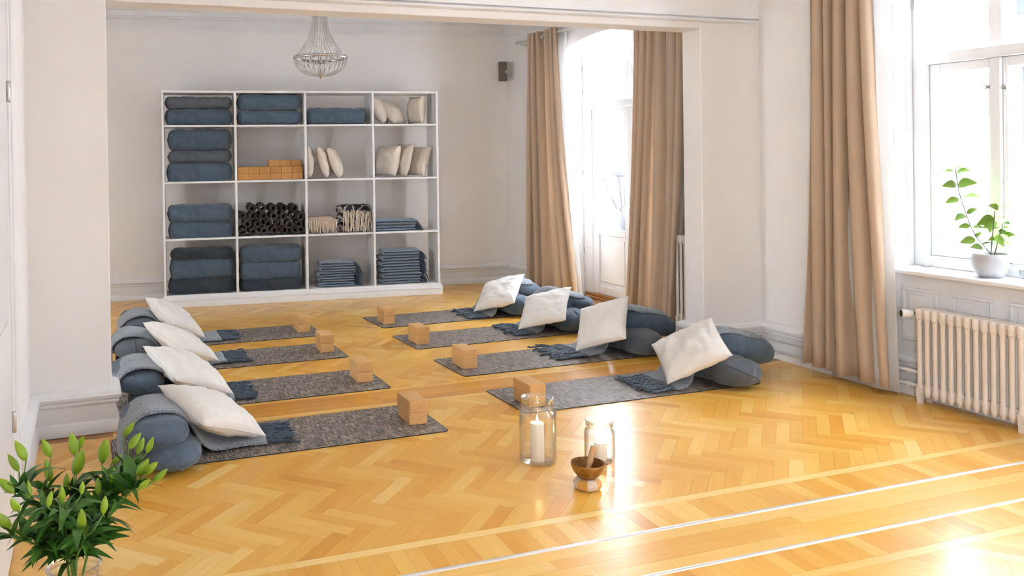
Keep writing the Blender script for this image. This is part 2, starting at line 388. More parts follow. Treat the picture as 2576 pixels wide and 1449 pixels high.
# cornice of the far room
cn = MB(); cp = [(0, 3.20), (.012, 3.20), (.016, 3.225), (.03, 3.24), (.05, 3.27), (.075, 3.315), (.10, 3.335), (.115, 3.34), (.115, 3.355), (.135, 3.36), (.135, 3.43), (0, 3.43)]
profile_run(cn, [(-3.2, opy(-3.2)+TH), (-3.2, backy(-3.2)), (XW, backy(XW)), (XW, opy(XW)+TH)], cp, side=-1)
struct('trim_3', cn, M_trim, angle=35)
# baseboards
BP = [(0, .272), (.02, .268), (.048, .25), (.056, .228), (.05, .208), (.036, .198), (.040, .188), (.036, .178), (.024, .172), (.024, .075), (.036, .068), (.046, .045), (.05, .022), (.05, 0), (0, 0)]
b = MB(); profile_run(b, [(-.355, 4.34), (-.355, opy(-.355)), (XL, opy(XL)), (XL, opy(XL)+TH), (-3.2, opy(-3.2)+TH)], BP, side=-1); struct('baseboard_left', b, M_trim, angle=35)
BPR = [(a, z*1.04) for a, z in BP]
b = MB(); profile_run(b, [(XW, 4.44), (XW, opy(XW)), (XR, opy(XR)), (XR, opy(XR)+TH), (XW, opy(XW)+TH), (XW, DOORC-DOORH-.02)], BPR, side=1); struct('baseboard_right', b, M_trim, angle=35)
b = MB(); profile_run(b, [(XW, -.39-1.0), (XW, .36)], BPR, side=1); struct('baseboard_front', b, M_trim, angle=35)
b = MB(); profile_run(b, [(XW, 1.54), (XW, 3.25)], BPR, side=1); struct('baseboard_near', b, M_trim, angle=35)
BPB = [(a*.7, z*.93) for a, z in BP]
b = MB(); profile_run(b, [(XW, DOORC+DOORH+.02), (XW, backy(XW)), (-3.2, backy(-3.2))], BPB, side=1); struct('baseboard_back', b, M_trim, angle=35)

# ------------------------------------------------------------------ floor
ftone = {}
def clip(poly, a, b, c):          # keep a*x+b*y <= c
    out = []
    for i in range(len(poly)):
        p, q = poly[i], poly[(i+1) % len(poly)]; dp = a*p[0]+b*p[1]-c; dq = a*q[0]+b*q[1]-c
        if dp <= 0: out.append(p)
        if (dp < 0 < dq) or (dq < 0 < dp):
            t = dp/(dp-dq); out.append((p[0]+t*(q[0]-p[0]), p[1]+t*(q[1]-p[1])))
    return out
planks = []      # (poly, dirangle, tone, origin)
def area(p): return abs(sum(p[i][0]*p[(i+1)%len(p)][1]-p[(i+1)%len(p)][0]*p[i][1] for i in range(len(p))))/2
def add_plank(poly, ang, tone):
    if len(poly) >= 3 and area(poly) > 2e-4:
        c = (sum(p[0] for p in poly)/len(poly), sum(p[1] for p in poly)/len(poly)); planks.append((poly, ang, tone, c))
rf = random.Random(11)
def rtone():
    t = rf.gauss(.36, .085)
    if rf.random() < .16: t += .17
    if rf.random() < .14: t -= .10
    return max(.0, min(.95, t))
G = .0004
def herring(x0, x1, y0, y1, L=.36, W=.072, ox=0, oy=0):
    n = 5; R = int((x1-x0+y1-y0)/W)+6
    ca, sa = cos(-pi/4), sin(-pi/4)
    for k in range(-R, R):
        for m in range(-R//4, R//4):
            bx = k+2*n*m; by = k
            for kind in (0, 1):
                if kind == 0: a0, b0, a1, b1 = bx, by, bx+n, by+1
                else: a0, b0, a1, b1 = bx+n, by-n+1, bx+n+1, by+1
                pts = [(a0*W+G, b0*W+G), (a1*W-G, b0*W+G), (a1*W-G, b1*W-G), (a0*W+G, b1*W-G)]
                q = [(ox+x*ca-y*sa, oy+x*sa+y*ca) for x, y in pts]
                if max(p[0] for p in q) < x0 or min(p[0] for p in q) > x1 or max(p[1] for p in q) < y0 or min(p[1] for p in q) > y1: continue
                for cc in ((-1,0,-x0),(1,0,x1),(0,-1,-y0),(0,1,y1)):
                    q = clip(q, *cc)
                    if not q: break
                if q: add_plank(q, -pi/4 if kind == 0 else pi/4, rtone())
def strip(x0, x1, y0, y1, step, lean=0, tonef=rtone):      # short boards laid across a band
    x = x0
    while x < x1: 
        add_plank([(x+G, y0), (x+step-G, y0), (x+step-G+lean, y1), (x+G+lean, y1)], pi/2, tonef()); x += step
def longs(x0, x1, y0, y1, nrow, tonef, lo=.9, hi=1.9):
    h = (y1-y0)/nrow
    for i in range(nrow):
        x = x0-rf.random()*lo
        while x < x1:
            l = rf.uniform(lo, hi); a, b = max(x, x0), min(x+l, x1)
            if b-a > .02: add_plank([(a+G, y0+i*h+G), (b-G, y0+i*h+G), (b-G, y0+(i+1)*h-G), (a+G, y0+(i+1)*h-G)], 0, tonef())
            x += l
XA, XB = -.36, XW-.0
herring(XA, XB, 3.395, 5.325, ox=1.1987, oy=4.32)
longs(XA, XB, 3.342, 3.394, 1, lambda: rf.uniform(.62, .82), 1.2, 2.2)
strip(XA, XB, 3.14, 3.341, .0715, .012)
longs(XA, XB, 2.808, 3.113, 4, lambda: rf.uniform(.22, .62), .5, 1.5)
strip(XA, XB, 2.613, 2.784, .0715, .008)
longs(XA, XB, 2.56, 2.612, 1, lambda: rf.uniform(.55, .75), 1.2, 2.2)
herring(XA, XB, 1.7, 2.559, ox=.3, oy=2.1)
# threshold band under the wide opening
longs(XL, XR, 5.326, 5.372, 1, lambda: rf.uniform(.55, .7), 1.2, 2.2)
longs(XL, XR, 5.373, 5.66, 3, lambda: rf.uniform(-.02, .16), 1.2, 2.4)
longs(XL, XR, 5.661, 5.705, 1, lambda: rf.uniform(.45, .6), 1.2, 2.2)
herring(-1.6, XW, 5.706, 10.62, ox=.2, oy=7.0)
def prank(p):
    poly, ang, tone, c = p
    x, y, z = proj((c[0], c[1], 0))
    vis = -30 < x < 2606 and -30 < y < 1479
    return (area(poly)*CAMH/(z**3)) if vis else 0
planks.sort(key=prank, reverse=True)
FL = MB().box((-3.4, -3.3, -.06), (5.6, 11.1, -.0035)).build('floor', M_thresh); FL['kind'] = 'structure'
def plank_mesh(items, name):
    vs, fs, uvs, tn = [], [], [], []
    for poly, ang, tone, c in items:
        n = len(poly); k = len(vs)
        if sum(poly[i][0]*poly[(i+1)%n][1]-poly[(i+1)%n][0]*poly[i][1] for i in range(n)) < 0: poly = poly[::-1]
        dz = rf.uniform(-.00015, .00015)
        vs += [(x, y, dz) for x, y in poly]+[(x, y, -.005) for x, y in poly]
        ru, rv = rf.random()*50, rf.random()*50; ca, sa = cos(ang), sin(ang)
        uv = [(x*ca+y*sa+ru, -x*sa+y*ca+rv) for x, y in poly]
        faces = [tuple(range(k, k+n))]+[(k+i, k+n+i, k+n+(i+1)%n, k+(i+1)%n) for i in range(n)]
        for f in faces:
            fs.append(f)
            for v in f: uvs.append(uv[(v-k) % n]); tn.append(tone)
    me = bpy.data.meshes.new(name); me.from_pydata(vs, [], fs)
    ul = me.uv_layers.new(name='UVMap'); ul.data.foreach_set('uv', [c for uv in uvs for c in uv])
    at = me.attributes.new('tone', 'FLOAT', 'CORNER'); at.data.foreach_set('value', tn)
    me.materials.append(M_floor); me.update(); return me
for p in planks[:296]:
    inst('plank', plank_mesh([p], 'plank'), FL)
rest = inst('plank_field', plank_mesh(planks[296:], 'plank_field'), FL); rest['kind'] = 'stuff'
# brass-coloured metal strips on both sides of the near threshold
for y0, y1 in ((3.113, 3.140), (2.784, 2.808)):
    mb = MB(); yc = (y0+y1)/2; rows = [[(x, yc+(y1-y0)/2*sin(a), .0035*cos(a)) for a in [-pi/2+pi*k/8 for k in range(9)]] for x in (XA, 1.9, XB)]
    mb.grid(rows); st = mb.build('metal_strip', M_alu, FL, smooth=True); st['label'] = 'shiny metal edging strip across the parquet'

# ------------------------------------------------------------------ panelled reveals (shutter boxes) and aprons
def reveal(name, yr, x0, x1, rows, ztop, sgn=-1):
    """sgn: direction the reveal faces"""
    e = struct_empty(name)
    MB().box((min(x0, x1), min(yr, yr+sgn*.012), 0), (max(x0, x1), max(yr, yr+sgn*.012), ztop)).build('reveal_board', M_trim, e)
    px0, px1 = x0+(x1-x0)*.20, x0+(x1-x0)*.78
    for z0, z1 in rows:
        mb = MB(); w = .014
        y = yr+sgn*.012
        # raised moulding frame with a slightly proud field
        for (a, c, b, d) in ((px0, z0, px1, z0+w), (px0, z1-w, px1, z1), (px0, z0+w, px0+w, z1-w), (px1-w, z0+w, px1, z1-w)):
            mb.box((a, min(y, y+sgn*.010), c), (b, max(y, y+sgn*.010), d))
        mb.box((px0+.03, min(y, y+sgn*.004), z0+.03), (px1-.03, max(y, y+sgn*.004), z1-.03))
        mb.build('panel', M_trim, e, bev=.004)
    return e
WROWS = [(.93, 1.57), (1.68, 2.315), (2.42, 2.75)]
for c, h, ap in WIN[:2]:
    reveal('trim_4', c+h, XW+.02, 5.45, WROWS, arch(h, ap)-.005, -1)
    reveal('trim_5', c-h, XW+.02, 5.45, WROWS, arch(h, ap)-.005, 1)
DROWS = [(.34, .75), (.87, 1.48), (1.59, 2.24), (2.32, 2.72)]
reveal('trim_6', DOORC+DOORH, XW+.02, 5.50, DROWS, arch(DOORH)-.01, -1)
reveal('trim_7', DOORC-DOORH, XW+.02, 5.50, DROWS, arch(DOORH)-.01, 1)
for c, h, ap in WIN:
    e = struct_empty('wall_apron')
    MB().box((5.265, c-h, -.01), (5.60, c+h, .84)).build('apron_board', M_trim, e)
    for k in range(-1, 2):
        yc = c+.015+k*.36 if c > 3 else c+k*.36
        mb = MB(); a, b2, w = yc-.13, yc+.13, .022
        for (p, z0, q, z1) in ((a, .36, b2, .36+w), (a, .72-w, b2, .72), (a, .36+w, a+w, .72-w), (b2-w, .36+w, b2, .72-w)):
            mb.box((5.252, p, z0), (5.266, q, z1))
        mb.box((5.258, a+.045, .405), (5.266, b2-.045, .675))
        mb.build('panel', M_trim, e, bev=.005)
    bb = MB(); profile_run(bb, [(5.265, c-h), (5.265, c+h)], BPR, side=1); bb.build('apron_baseboard', M_trim, e, angle=35)
    sill = MB(); pts = [(5.16, c-h+.06), (5.16, c+h-.09), (5.175, c+h-.07), (5.23, c+h-.06), (5.25, c+h-.005), (5.52, c+h-.005), (5.52, c-h+.005), (5.25, c-h+.005), (5.23, c-h+.04), (5.175, c-h+.045)]
    sill.prism(pts, .818, .847); s = sill.build('window_sill', M_trim, e, bev=.008)

# ------------------------------------------------------------------ windows
def archbar(mb, x0, x1, y0, y1, c, ap, dz, n=10):
    """bar that follows the arch between y0 and y1, dz thick, top edge on the arch"""
    for k in range(n):
        a = y0+(y1-y0)*k/n; b = y0+(y1-y0)*(k+1)/n
        ta, tb = arch(a-c, ap), arch(b-c, ap)
        mb.hexa([(x0,a,ta-dz),(x1,a,ta-dz),(x1,b,tb-dz),(x0,b,tb-dz),(x0,a,ta),(x1,a,ta),(x1,b,tb),(x0,b,tb)])
def pane_arch(y0, y1, z0, c, ap, x):
    mb = MB(); n = 8; ys = [y0+(y1-y0)*k/n for k in range(n+1)]
    poly = [(ys[0], z0), (ys[-1], z0)]+[(y, arch(y-c, ap)) for y in reversed(ys)]
    return mb.prismf(poly, lambda a, b: (x, a, b), lambda a, b: (x+.004, a, b))
def sash(parent, y0, y1, z0, z1, x0, x1, sl, sr, st, sb, name='sash'):
    mb = MB(); mb.box((x0, y0, z0), (x1, y0+sr, z1)); mb.box((x0, y1-sl, z0), (x1, y1, z1))
    mb.box((x0, y0+sr, z0), (x1, y1-sl, z0+sb)); mb.box((x0, y0+sr, z1-st), (x1, y1-sl, z1))
    s = mb.build(name, M_trim, parent, bev=.004)
    MB().box(((x0+x1)/2, y0+sr-.004, z0+sb-.004), ((x0+x1)/2+.004, y1-sl+.004, z1-st+.004)).build('pane', M_glass, s)
    return s
def window(name, c):
    e = struct_empty(name); h = .575; ap = 2.96
    fr = MB(); X0, X1 = 5.455, 5.60
    fr.box((X0, c+h-.115, .847), (X1, c+h, arch(h, ap))); fr.box((X0, c-h, .847), (X1, c-h+.115, arch(h, ap)))
    fr.box((X0, c-h+.115, .847), (X1, c+h-.115, .925)); archbar(fr, X0, X1, c-h+.115, c+h-.115, c, ap, .09)
    fr.build('frame', M_trim, e, bev=.005)
    MB().box((5.425, c-h+.085, 2.232), (X1, c+h-.085, 2.302)).build('transom', M_trim, e, bev=.004)
    MB().box((5.45, c-.032, .926), (X1, c+.032, 2.231)).build('mullion', M_trim, e, bev=.004)
    MB().box((5.46, c-.04, 2.303), (X1, c+.04, arch(0, ap)-.085)).build('mullion', M_trim, e, bev=.004)
    lo, hi = .926, 2.231
    s1 = sash(e, c+.034, c+h-.117, lo, hi, 5.475, 5.53, .075, .022, .06, .075)
    s2 = sash(e, c-h+.117, c-.034, lo, hi, 5.475, 5.53, .03, .075, .06, .075)
    for sg in (1, -1):
        y0, y1 = (c+.04, c+h-.13) if sg > 0 else (c-h+.13, c-.04)
        mb = MB(); mb.box((5.49, y0, 2.303), (5.54, y0+.02, arch(h-.1, ap)-.05)); mb.box((5.49, y1-.02, 2.303), (5.54, y1, arch(h-.1, ap)-.05)); mb.box((5.49, y0+.02, 2.303), (5.54, y1-.02, 2.33))
        mb.build('glazing_bead', M_trim, e)
        pane_arch(y0+.01, y1-.01, 2.32, c, ap-.085, 5.515).build('pane', M_glass, e)
        # outer sash seen through the glass
        so = MB(); so.box((5.575, y0, .93), (5.60, y0+.03, 2.23)); so.box((5.575, y1-.03, .93), (5.60, y1, 2.23)); so.build('outer_sash', M_trim, e)
    for k, (yy, dz) in enumerate(((c+.052, 0), (c-.055, -.01))):
        mb = MB(); mb.box((5.455, yy-.012, 2.035+dz), (5.475, yy+.012, 2.06+dz)); mb.tube([(5.465, yy+.022, 2.05+dz), (5.45, yy, 2.045+dz), (5.45, yy-.02, 2.055+dz)], .004, 6)
        mb.tube([(5.455, yy-.004+.008*cos(a), 2.02+dz-.01+.012*sin(a)) for a in [2*pi*q/10 for q in range(11)]], .0022, 5)
        mb.build('latch', M_metal, e)
    mb = MB().box((5.44, c+h-.02, 2.63), (5.458, c+h+.0, 2.72)); mb.build('hinge', M_metal, e)
    return e
for i, (c, h, ap) in enumerate(WIN): window('window_%d' % (i+1), c)

# ------------------------------------------------------------------ balcony door
def balcony():
    e = struct_empty('door_1'); c, h = DOORC, DOORH-.012; ap = 2.955; X0, X1 = 5.50, 5.64
    fr = MB(); fr.box((X0, c+h-.15, 0.0), (X1, c+h, arch(h, ap))); fr.box((X0, c-h, 0.0), (X1, c-h+.15, arch(h, ap)))
    archbar(fr, X0, X1, c-h+.15, c+h-.15, c, ap, .095); fr.build('frame', M_trim, e, bev=.006)
    st = MB().box((X0-.01, c+h-.035, 0), (X0+.03, c+h-.004, arch(h, ap)-.02)); st.build('architrave', M_trim, e, bev=.006)
    MB().box((5.475, c-h+.11, 2.172), (X1, c+h-.11, 2.248)).build('transom', M_trim, e, bev=.005)
    MB().box((5.52, c-.035, 2.249), (X1, c+.035, arch(0, ap)-.09)).build('mullion', M_trim, e, bev=.004)
    for sg in (1, -1):
        y0, y1 = (c+.036, c+h-.152) if sg > 0 else (c-h+.152, c-.036)
        mb = MB(); mb.box((5.54, y0, 2.249), (5.59, y0+.03, arch(h-.15, ap)-.07)); mb.box((5.54, y1-.03, 2.249), (5.59, y1, arch(h-.15, ap)-.07)); mb.box((5.54, y0+.03, 2.249), (5.59, y1-.03, 2.28))
        mb.build('glazing_bead', M_trim, e)
        pane_arch(y0+.01, y1-.01, 2.27, c, ap-.09, 5.56).build('pane', M_glass, e)
        # leaf
        y0, y1 = (c+.001, c+h-.155) if sg > 0 else (c-h+.155, c-.001)
        lf = MB(); a, b = 5.52, 5.58; s0 = .085 if sg > 0 else .10; s1 = .10 if sg > 0 else .085
        lf.box((a, y0, .055), (b, y0+s0, 2.168)); lf.box((a, y1-s1, .055), (b, y1, 2.168))
        lf.box((a, y0+s0, 2.09), (b, y1-s1, 2.168)); lf.box((a, y0+s0, .735), (b, y1-s1, .81)); lf.box((a, y0+s0, .055), (b, y1-s1, .15))
        leaf = lf.build('door_leaf', M_trim, e, bev=.004)
        MB().box((5.55, y0+s0-.003, .805), (5.554, y1-s1+.003, 2.095)).build('pane', M_glass, leaf)
        pn = MB().box((5.545, y0+s0, .15), (5.565, y1-s1, .735)); pn.box((5.535, y0+s0+.045, .195), (5.548, y1-s1-.045, .69)); pn.build('panel', M_trim, leaf, bev=.006)
    m = MB(); yy = c-.03
    m.box((5.495, yy-.014, .98), (5.52, yy+.014, 1.18)); m.tube([(5.50, yy, 1.08), (5.455, yy, 1.08), (5.45, yy+.03, 1.075), (5.45, yy+.055, 1.06), (5.45, yy+.058, 1.0)], .009, 8)
    h_ = m.build('handle', M_white, e, smooth=True); h_['label'] = 'white lever handle'
    for z in (.5, 1.4, 2.35, 2.62):
        MB().lathe([(.008, 0), (.008, .07)], (5.493, c+h-.005, z), 10).build('hinge', M_metal, e)
    th = MB().box((5.485, c-h+.02, 0.0), (5.64, c+h-.02, .052)); th.box((5.44, c-h+.02, 0), (5.485, c+h-.06, .022)); t = th.build('threshold', M_thresh, e, bev=.006); t['label'] = 'brown oak door threshold'
    return e
balcony()

# ------------------------------------------------------------------ white door in the left wall, its casing and the hinge
def left_door():
    e = struct_empty('door_2'); x = -.355
    cs = MB(); 
    for a, b, t in ((4.13, 4.33, .022), (4.15, 4.20, .034), (4.27, 4.31, .030)):
        cs.box((x, a, 0), (x+t, b, 2.5))
    cs.build('casing', M_trim, e, bev=.006)
    MB().box((x, 3.93, 0), (x+.012, 4.129, 2.45)).build('jamb', M_trim, e, bev=.003)
    lf = MB().box((x, 2.95, .01), (x+.025, 3.925, 2.42)); lf.box((x+.025, 3.05, .25), (x+.032, 3.8, 1.0)); lf.box((x+.025, 3.05, 1.15), (x+.032, 3.8, 2.25)); lf.build('door_leaf', M_trim, e, bev=.004)
    for z in (.54, 1.95):
        MB().lathe([(.007, 0), (.009, .005), (.009, .085), (.007, .09)], (x+.034, 3.925, z-.04), 10).build('hinge', M_metal, e, smooth=True)
left_door()

# ------------------------------------------------------------------ the street outside
def street():
    g = struct('ground', MB().box((6.5, -30, -6.2), (60, 90, -6.0)), M_street)
    fa = thing('building', 'pale plaster apartment building across the street, seen through the windows', 'building', (21, 15, -6))
    MB().box((0, -35, 0), (6, 60, 26)).build('wall', M_fac, fa)
    k = 0; meF = None
    for iz in range(8):
        z = 1.6+iz*3.1
        bnd = MB().box((-.25, -35, z-.75), (0.0, 60, z-.55)).build('string_course', M_fac, fa)
        for iy in range(24):
            y = -30+iy*3.6
            P = proj((21, 15+y, -6+z+1)) 
            if meF is None:
                f = MB(); 
                f.box((-.12, -.75, -.1), (0, -.62, 1.9)); f.box((-.12, .62, -.1), (0, .75, 1.9)); f.box((-.12, -.62, 1.78), (0, .62, 1.9)); f.box((-.18, -.8, -.2), (0, .8, -.08)); f.box((-.08, -.03, -.08), (0, .03, 1.78))
                meF = f.mesh('window_frame', M_fac); meP = MB().box((-.02, -.62, -.08), (0, .62, 1.78)).mesh('pane', M_facw)
            w = inst('window', meF, fa, (0, y, z)); inst('pane', meP, w)
    lp = thing('street_lamp', 'grey street lantern outside behind the balcony door glass', 'street lamp', (14, 20.1, -6))
    MB().lathe([(.16, 0), (.16, .4), (.09, .5), (.075, 5.6), (.13, 5.7), (.13, 6.2)], n=16).build('post', M_lampm, lp, smooth=True)
    fr = MB(); b0, b1 = .12, .42; z0, z1 = 6.15, 7.05
    for sx in (-1, 1):
        for sy in (-1, 1): fr.tube([(sx*b0, sy*b0, z0), (sx*b1, sy*b1, z1)], .03, 6)
    for a, z in ((b0, z0), (b1, z1)):
        fr.box((-a-.03, -a-.03, z-.03), (a+.03, -a+.03, z+.03)); fr.box((-a-.03, a-.03, z-.03), (a+.03, a+.03, z+.03)); fr.box((-a-.03, -a, z-.03), (-a+.03, a, z+.03)); fr.box((a-.03, -a, z-.03), (a+.03, a, z+.03))
    fr.build('lantern_frame', M_lampm, lp)
    MB().lathe([(.58, 7.05), (.5, 7.15), (.2, 7.35), (.05, 7.5)], n=4).build('lantern_roof', M_lampm, lp)
street()

# ================================================================== BOOKCASE (stands against the far wall)
D0 = 9.79
def BK(s, D=D0, z=0): return (DB.x*s+NB.x*D, DB.y*s+NB.y*D, z)
def bk_px(px, py, D=D0):                     # photo pixel -> (s, z) on the plane at distance D along the back wall's normal
    d = ray(px, py); n = Vector((NB.x, NB.y, 0)); t = D/d.dot(n); P = EYE+d*t
    return (P.x*DB.x+P.y*DB.y, P.z)
BD = .40
case = thing('bookcase', 'wide white open bookcase with sixteen compartments against the far wall', 'bookcase', BK(0), DYR)
UP = [(-.215, -.190), (.588, .614), (1.391, 1.418), (2.199, 2.223), (2.988, 3.012)]
SH = [(.110, .135), (.749, .771), (1.391, 1.413), (2.027, 2.049), (2.414, 2.440)]
for k, (a, b) in enumerate(UP):
    MB().box((a, 0, .11 if 0 < k < 4 else 0), (b, BD, 2.414)).build('side_panel' if k in (0, 4) else 'divider', M_shelf, case, bev=.002)
for k, (a, b) in enumerate(SH):
    if k in (0, 4): MB().box((UP[0][0], -.002, a), (UP[4][1], BD, b)).build('top_board' if k == 4 else 'bottom_board', M_shelf, case, bev=.002)
    else:
        for i in range(4): MB().box((UP[i][1], .002, a), (UP[i+1][0], BD, b)).build('shelf', M_shelf, case, bev=.0015)
MB().box((UP[0][0]-.012, -.03, 0), (UP[4][1]+.025, 0, .072)).box((UP[4][1], 0, 0), (UP[4][1]+.025, BD, .072)).build('plinth', M_shelf, case, bev=.004)
pm = MB(); rows = [[(x, y, z) for y, z in ((0, .072), (-.034, .074), (-.034, .084), (-.022, .092), (-.018, .104), (-.006, .112), (0, .125))] for x in (UP[0][0]-.01, UP[4][1]+.02)]
pm.grid(rows); pm.box((UP[4][1], 0, .07), (UP[4][1]+.02, BD, .11)); pm.build('plinth_moulding', M_shelf, case, angle=30)
MB().box((UP[2][1], BD-.02, 2.12), (UP[3][0], BD, 2.20)).build('back_rail', M_shelf, case)

# soft box-like rounded bodies -------------------------------------------------
def soft(L, W, Hh, nu=36, nv=28, ep=2.6, er=.35, wr=.006, seed=0, sag=0, taper=0, crease=0):
    """bolster: axis along x, length L, width W (y), height H (z), rounded ends; centred"""
    rows = []; o = Vector((seed*3.1, seed*1.7, 0))
    for i in range(nu+1):
        u = -1+2*i/nu; a = abs(u)
        e = min(er*W/L*2, .6); x = u*L/2
        if a > 1-e: q = (a-(1-e))/e; k = max(0, 1-q**2.3)**.5
        else: k = 1
        k = max(k, .04)
        row = []
        for j in range(nv):
            t = 2*pi*j/nv; y = sgnp(cos(t), 2/ep)*W/2*k; z = sgnp(sin(t), 2/ep)*Hh/2*k
            p = Vector((x*1.0, y, z)); n_ = Vector((0, y, z)).normalized() if (y or z) else Vector((0, 0, 1))
            w = noise.noise(Vector((x*9, y*7, z*9))+o)*wr*1.6+noise.noise(Vector((x*30, y*11, z*24))+o)*wr*.7
            if crease and abs(x-L*.08*seed % .1) < .02: w -= crease
            p += n_*w
            p.z += sag*(1-u*u)*(-1)+taper*u*Hh/2*(1 if z > 0 else .2)*.5
            row.append(p)
        rows.append(row)
    m = MB(); m.grid(rows, closeu=True)
    k0 = 0; n = nv; m.f.append(tuple(reversed(range(0, n)))); m.f.append(tuple(range(nu*n, (nu+1)*n))); return m
def seamring(L, W, Hh, ep=2.6, at=.86, r=.0035):
    return None

def shelf_bolster(px0, px1, py0, py1, m, label, seed, depth=.33, dd=.03, rot=0, grp=None, taper=0):
    s0, z1 = bk_px(px0, py0, D0+dd); s1, z0 = bk_px(px1, py1, D0+dd); g = .004
    L, Hh = s1-s0, z1-z0
    t = thing('bolster', label, 'bolster', BK((s0+s1)/2, D0+dd+depth/2, z0+g), DYR, grp)
    MBs = soft(L, depth, Hh, ep=3.4, er=.22, wr=.010, seed=seed, taper=taper); MBs.build('cover', m, t, smooth=True, loc=(0, 0, Hh/2), rot=(0, rot, 0))
    mb = MB(); n = 24; pts = []
    for j in range(n+1):
        a = 2*pi*j/n; pts.append((L*.435, sgnp(cos(a), .6)*depth/2*.90, Hh/2+sgnp(sin(a), .6)*Hh/2*.90))
    mb.tube(pts, .0035, 5, cap=False); mb.build('piping', m, t, smooth=True)
    return t
G1 = 'bolsters stored in the bookcase'
sb = [
 (412.5, 587, 243, 272, M_boltg, 'greyer flattened bolster, upper of two in the top left compartment', 1),
 (412.5, 587, 273, 315.5, M_boltd, 'slate bolster, lower of two in the top left compartment', 2),
 (596, 762, 236, 277, M_boltd, 'slate bolster, upper of two in the second compartment of the top row', 3),
 (596, 763, 278, 314.5, M_boltd, 'slate bolster, lower of two in the second compartment of the top row', 4),
 (771, 928, 271, 314, M_boltd, 'single dark blue bolster in the third compartment of the top row', 5),
 (419, 587, 326, 378, M_boltd, 'thick blue bolster topping the pile, left compartment, second row', 6),
 (420, 586, 380, 409, M_boltg, 'thin squashed bolster mid-pile in the left compartment, second row', 7),
 (417, 588, 411, 458.5, M_boltd, 'thick blue bolster under the pile, left compartment, second row', 8),
 (419, 590, 518, 559, M_boltd, 'wrinkled blue bolster, upper of two in the left compartment of the third row', 9),
 (421, 590, 560, 602, M_boltd, 'smooth blue bolster, lower of two in the left compartment of the third row', 10),
 (427, 592, 630, 654, M_boltn, 'nearly black bolster on top in the bottom left compartment', 11),
 (425, 592, 652, 702, M_boltd, 'light blue creased bolster between two dark ones in the bottom left compartment', 12),
 (421, 594, 701, 742, M_boltn, 'nearly black bolster under the pile in the bottom left compartment', 13),
 (603, 765, 623, 662, M_boltd, 'creased blue bolster topping the pile, second compartment, bottom row', 14),
 (603, 762, 663, 703, M_boltd, 'creased blue bolster mid-pile, second compartment, bottom row', 15),
 (602, 765, 704, 735, M_boltn, 'nearly black bolster under two blue ones, second compartment, bottom row', 16)]
for a in sb: shelf_bolster(*a, grp=G1)

# cork bricks -------------------------------------------------------------------
def brick_mesh(w, l, h, name='cork_brick'):
    bm = bmesh.new(); bmesh.ops.create_cube(bm, size=1)
    for v in bm.verts: v.co = Vector((v.co.x*w, v.co.y*l, v.co.z*h+h/2))
    bmesh.ops.bevel(bm, geom=list(bm.edges), offset=.0055, segments=3, affect='EDGES', profile=.6)
    me = bpy.data.meshes.new(name); bm.to_mesh(me); bm.free(); me.shade_smooth(); me.set_sharp_from_angle(angle=radians(50)); return me
BW, BL, BH = .118, .225, .0735
meB = brick_mesh(BW, BL, BH); meB.materials.append(M_cork)
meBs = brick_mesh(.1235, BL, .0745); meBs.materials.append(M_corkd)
def brick(me, loc, rz, label, grp):
    o = bpy.data.objects.new('cork_brick', me); COL.objects.link(o); o.location = loc; o.rotation_euler = (0, 0, rz); return tag(o, label, 'yoga block', grp)
ords = ['first', 'second', 'third', 'fourth', 'fifth', 'sixth']
for r_ in range(2):
    for k in range(6):
        s, z = bk_px(612+27.3*k, 452-17.5*r_, D0+.04)
        brick(meBs, BK(s, D0+.04+BL/2, 1.4145+r_*.075), DYR, 'cork block on the shelf, %s from the left in the %s row' % (ords[k], ('bottom', 'middle')[r_]), 'cork blocks stacked in the bookcase')
for k in range(3):
    s, z = bk_px(690.5+27.3*k, 415, D0+.07)
    brick(meBs, BK(s, D0+.075+BL/2, 1.4145+.150), DYR, 'cork block on top of the shelf stack, %s of the upper three' % ords[k], 'cork blocks stacked in the bookcase')

# cushions ----------------------------------------------------------------------
def pillow_rows(S, T, seed, n=34, conc=.055, wr=.005):
    o = Vector((seed*5.3, seed*2.9, 0)); out = []
    def pt(u, v, sg):
        x = u*S/2*(1-conc*(1-v*v)*abs(u)); y = v*S/2*(1-conc*(1-u*u)*abs(v))
        b = max(0, (1-u**2))*max(0, (1-v**2)); t = T/2*(b**.42)
        # creases radiating from the corners and edges
        cr_ = noise.noise(Vector((u*2.2, v*2.2, sg*2.0))+o)*.016+(abs(noise.noise(Vector((u*1.2+v*2.6, v*.8-u*1.1, sg*3.0))+o*1.7))-.25)*.022*min(1, rad_ if False else 1)-max(0, .10-abs(noise.noise(Vector((u*2.0, v*5.0, sg))+o*.7)))*.05
        ang = math.atan2(v, u); rad = min(1, sqrt(u*u+v*v))
        cr_ += sin(ang*19+noise.noise(o+Vector((u, v, 0)))*4)*wr*max(0, rad-.45)*(b**.3)*1.4
        return Vector((x, y, sg*(t+cr_*(b**.25)*(1 if b > 0 else 0))))
    return pt
def pillow_mb(S, T, seed, n=34, conc=.055, wr=.005):
    pt = pillow_rows(S, T, seed, n, conc, wr); m = MB()
    def cc(i): a = -1+2*i/n; return math.copysign(abs(a)**.8, a)
    for sg in (1, -1):
        rows = [[pt(cc(i), cc(j), sg) for j in range(n+1)] for i in range(n+1)]
        m.grid(rows if sg > 0 else rows[::-1])
    return m
def weld(o):
    bm = bmesh.new(); bm.from_mesh(o.data); bmesh.ops.remove_doubles(bm, verts=bm.verts, dist=.0006); bmesh.ops.recalc_face_normals(bm, faces=bm.faces); bm.to_mesh(o.data); bm.free(); o.data.shade_smooth(); return o
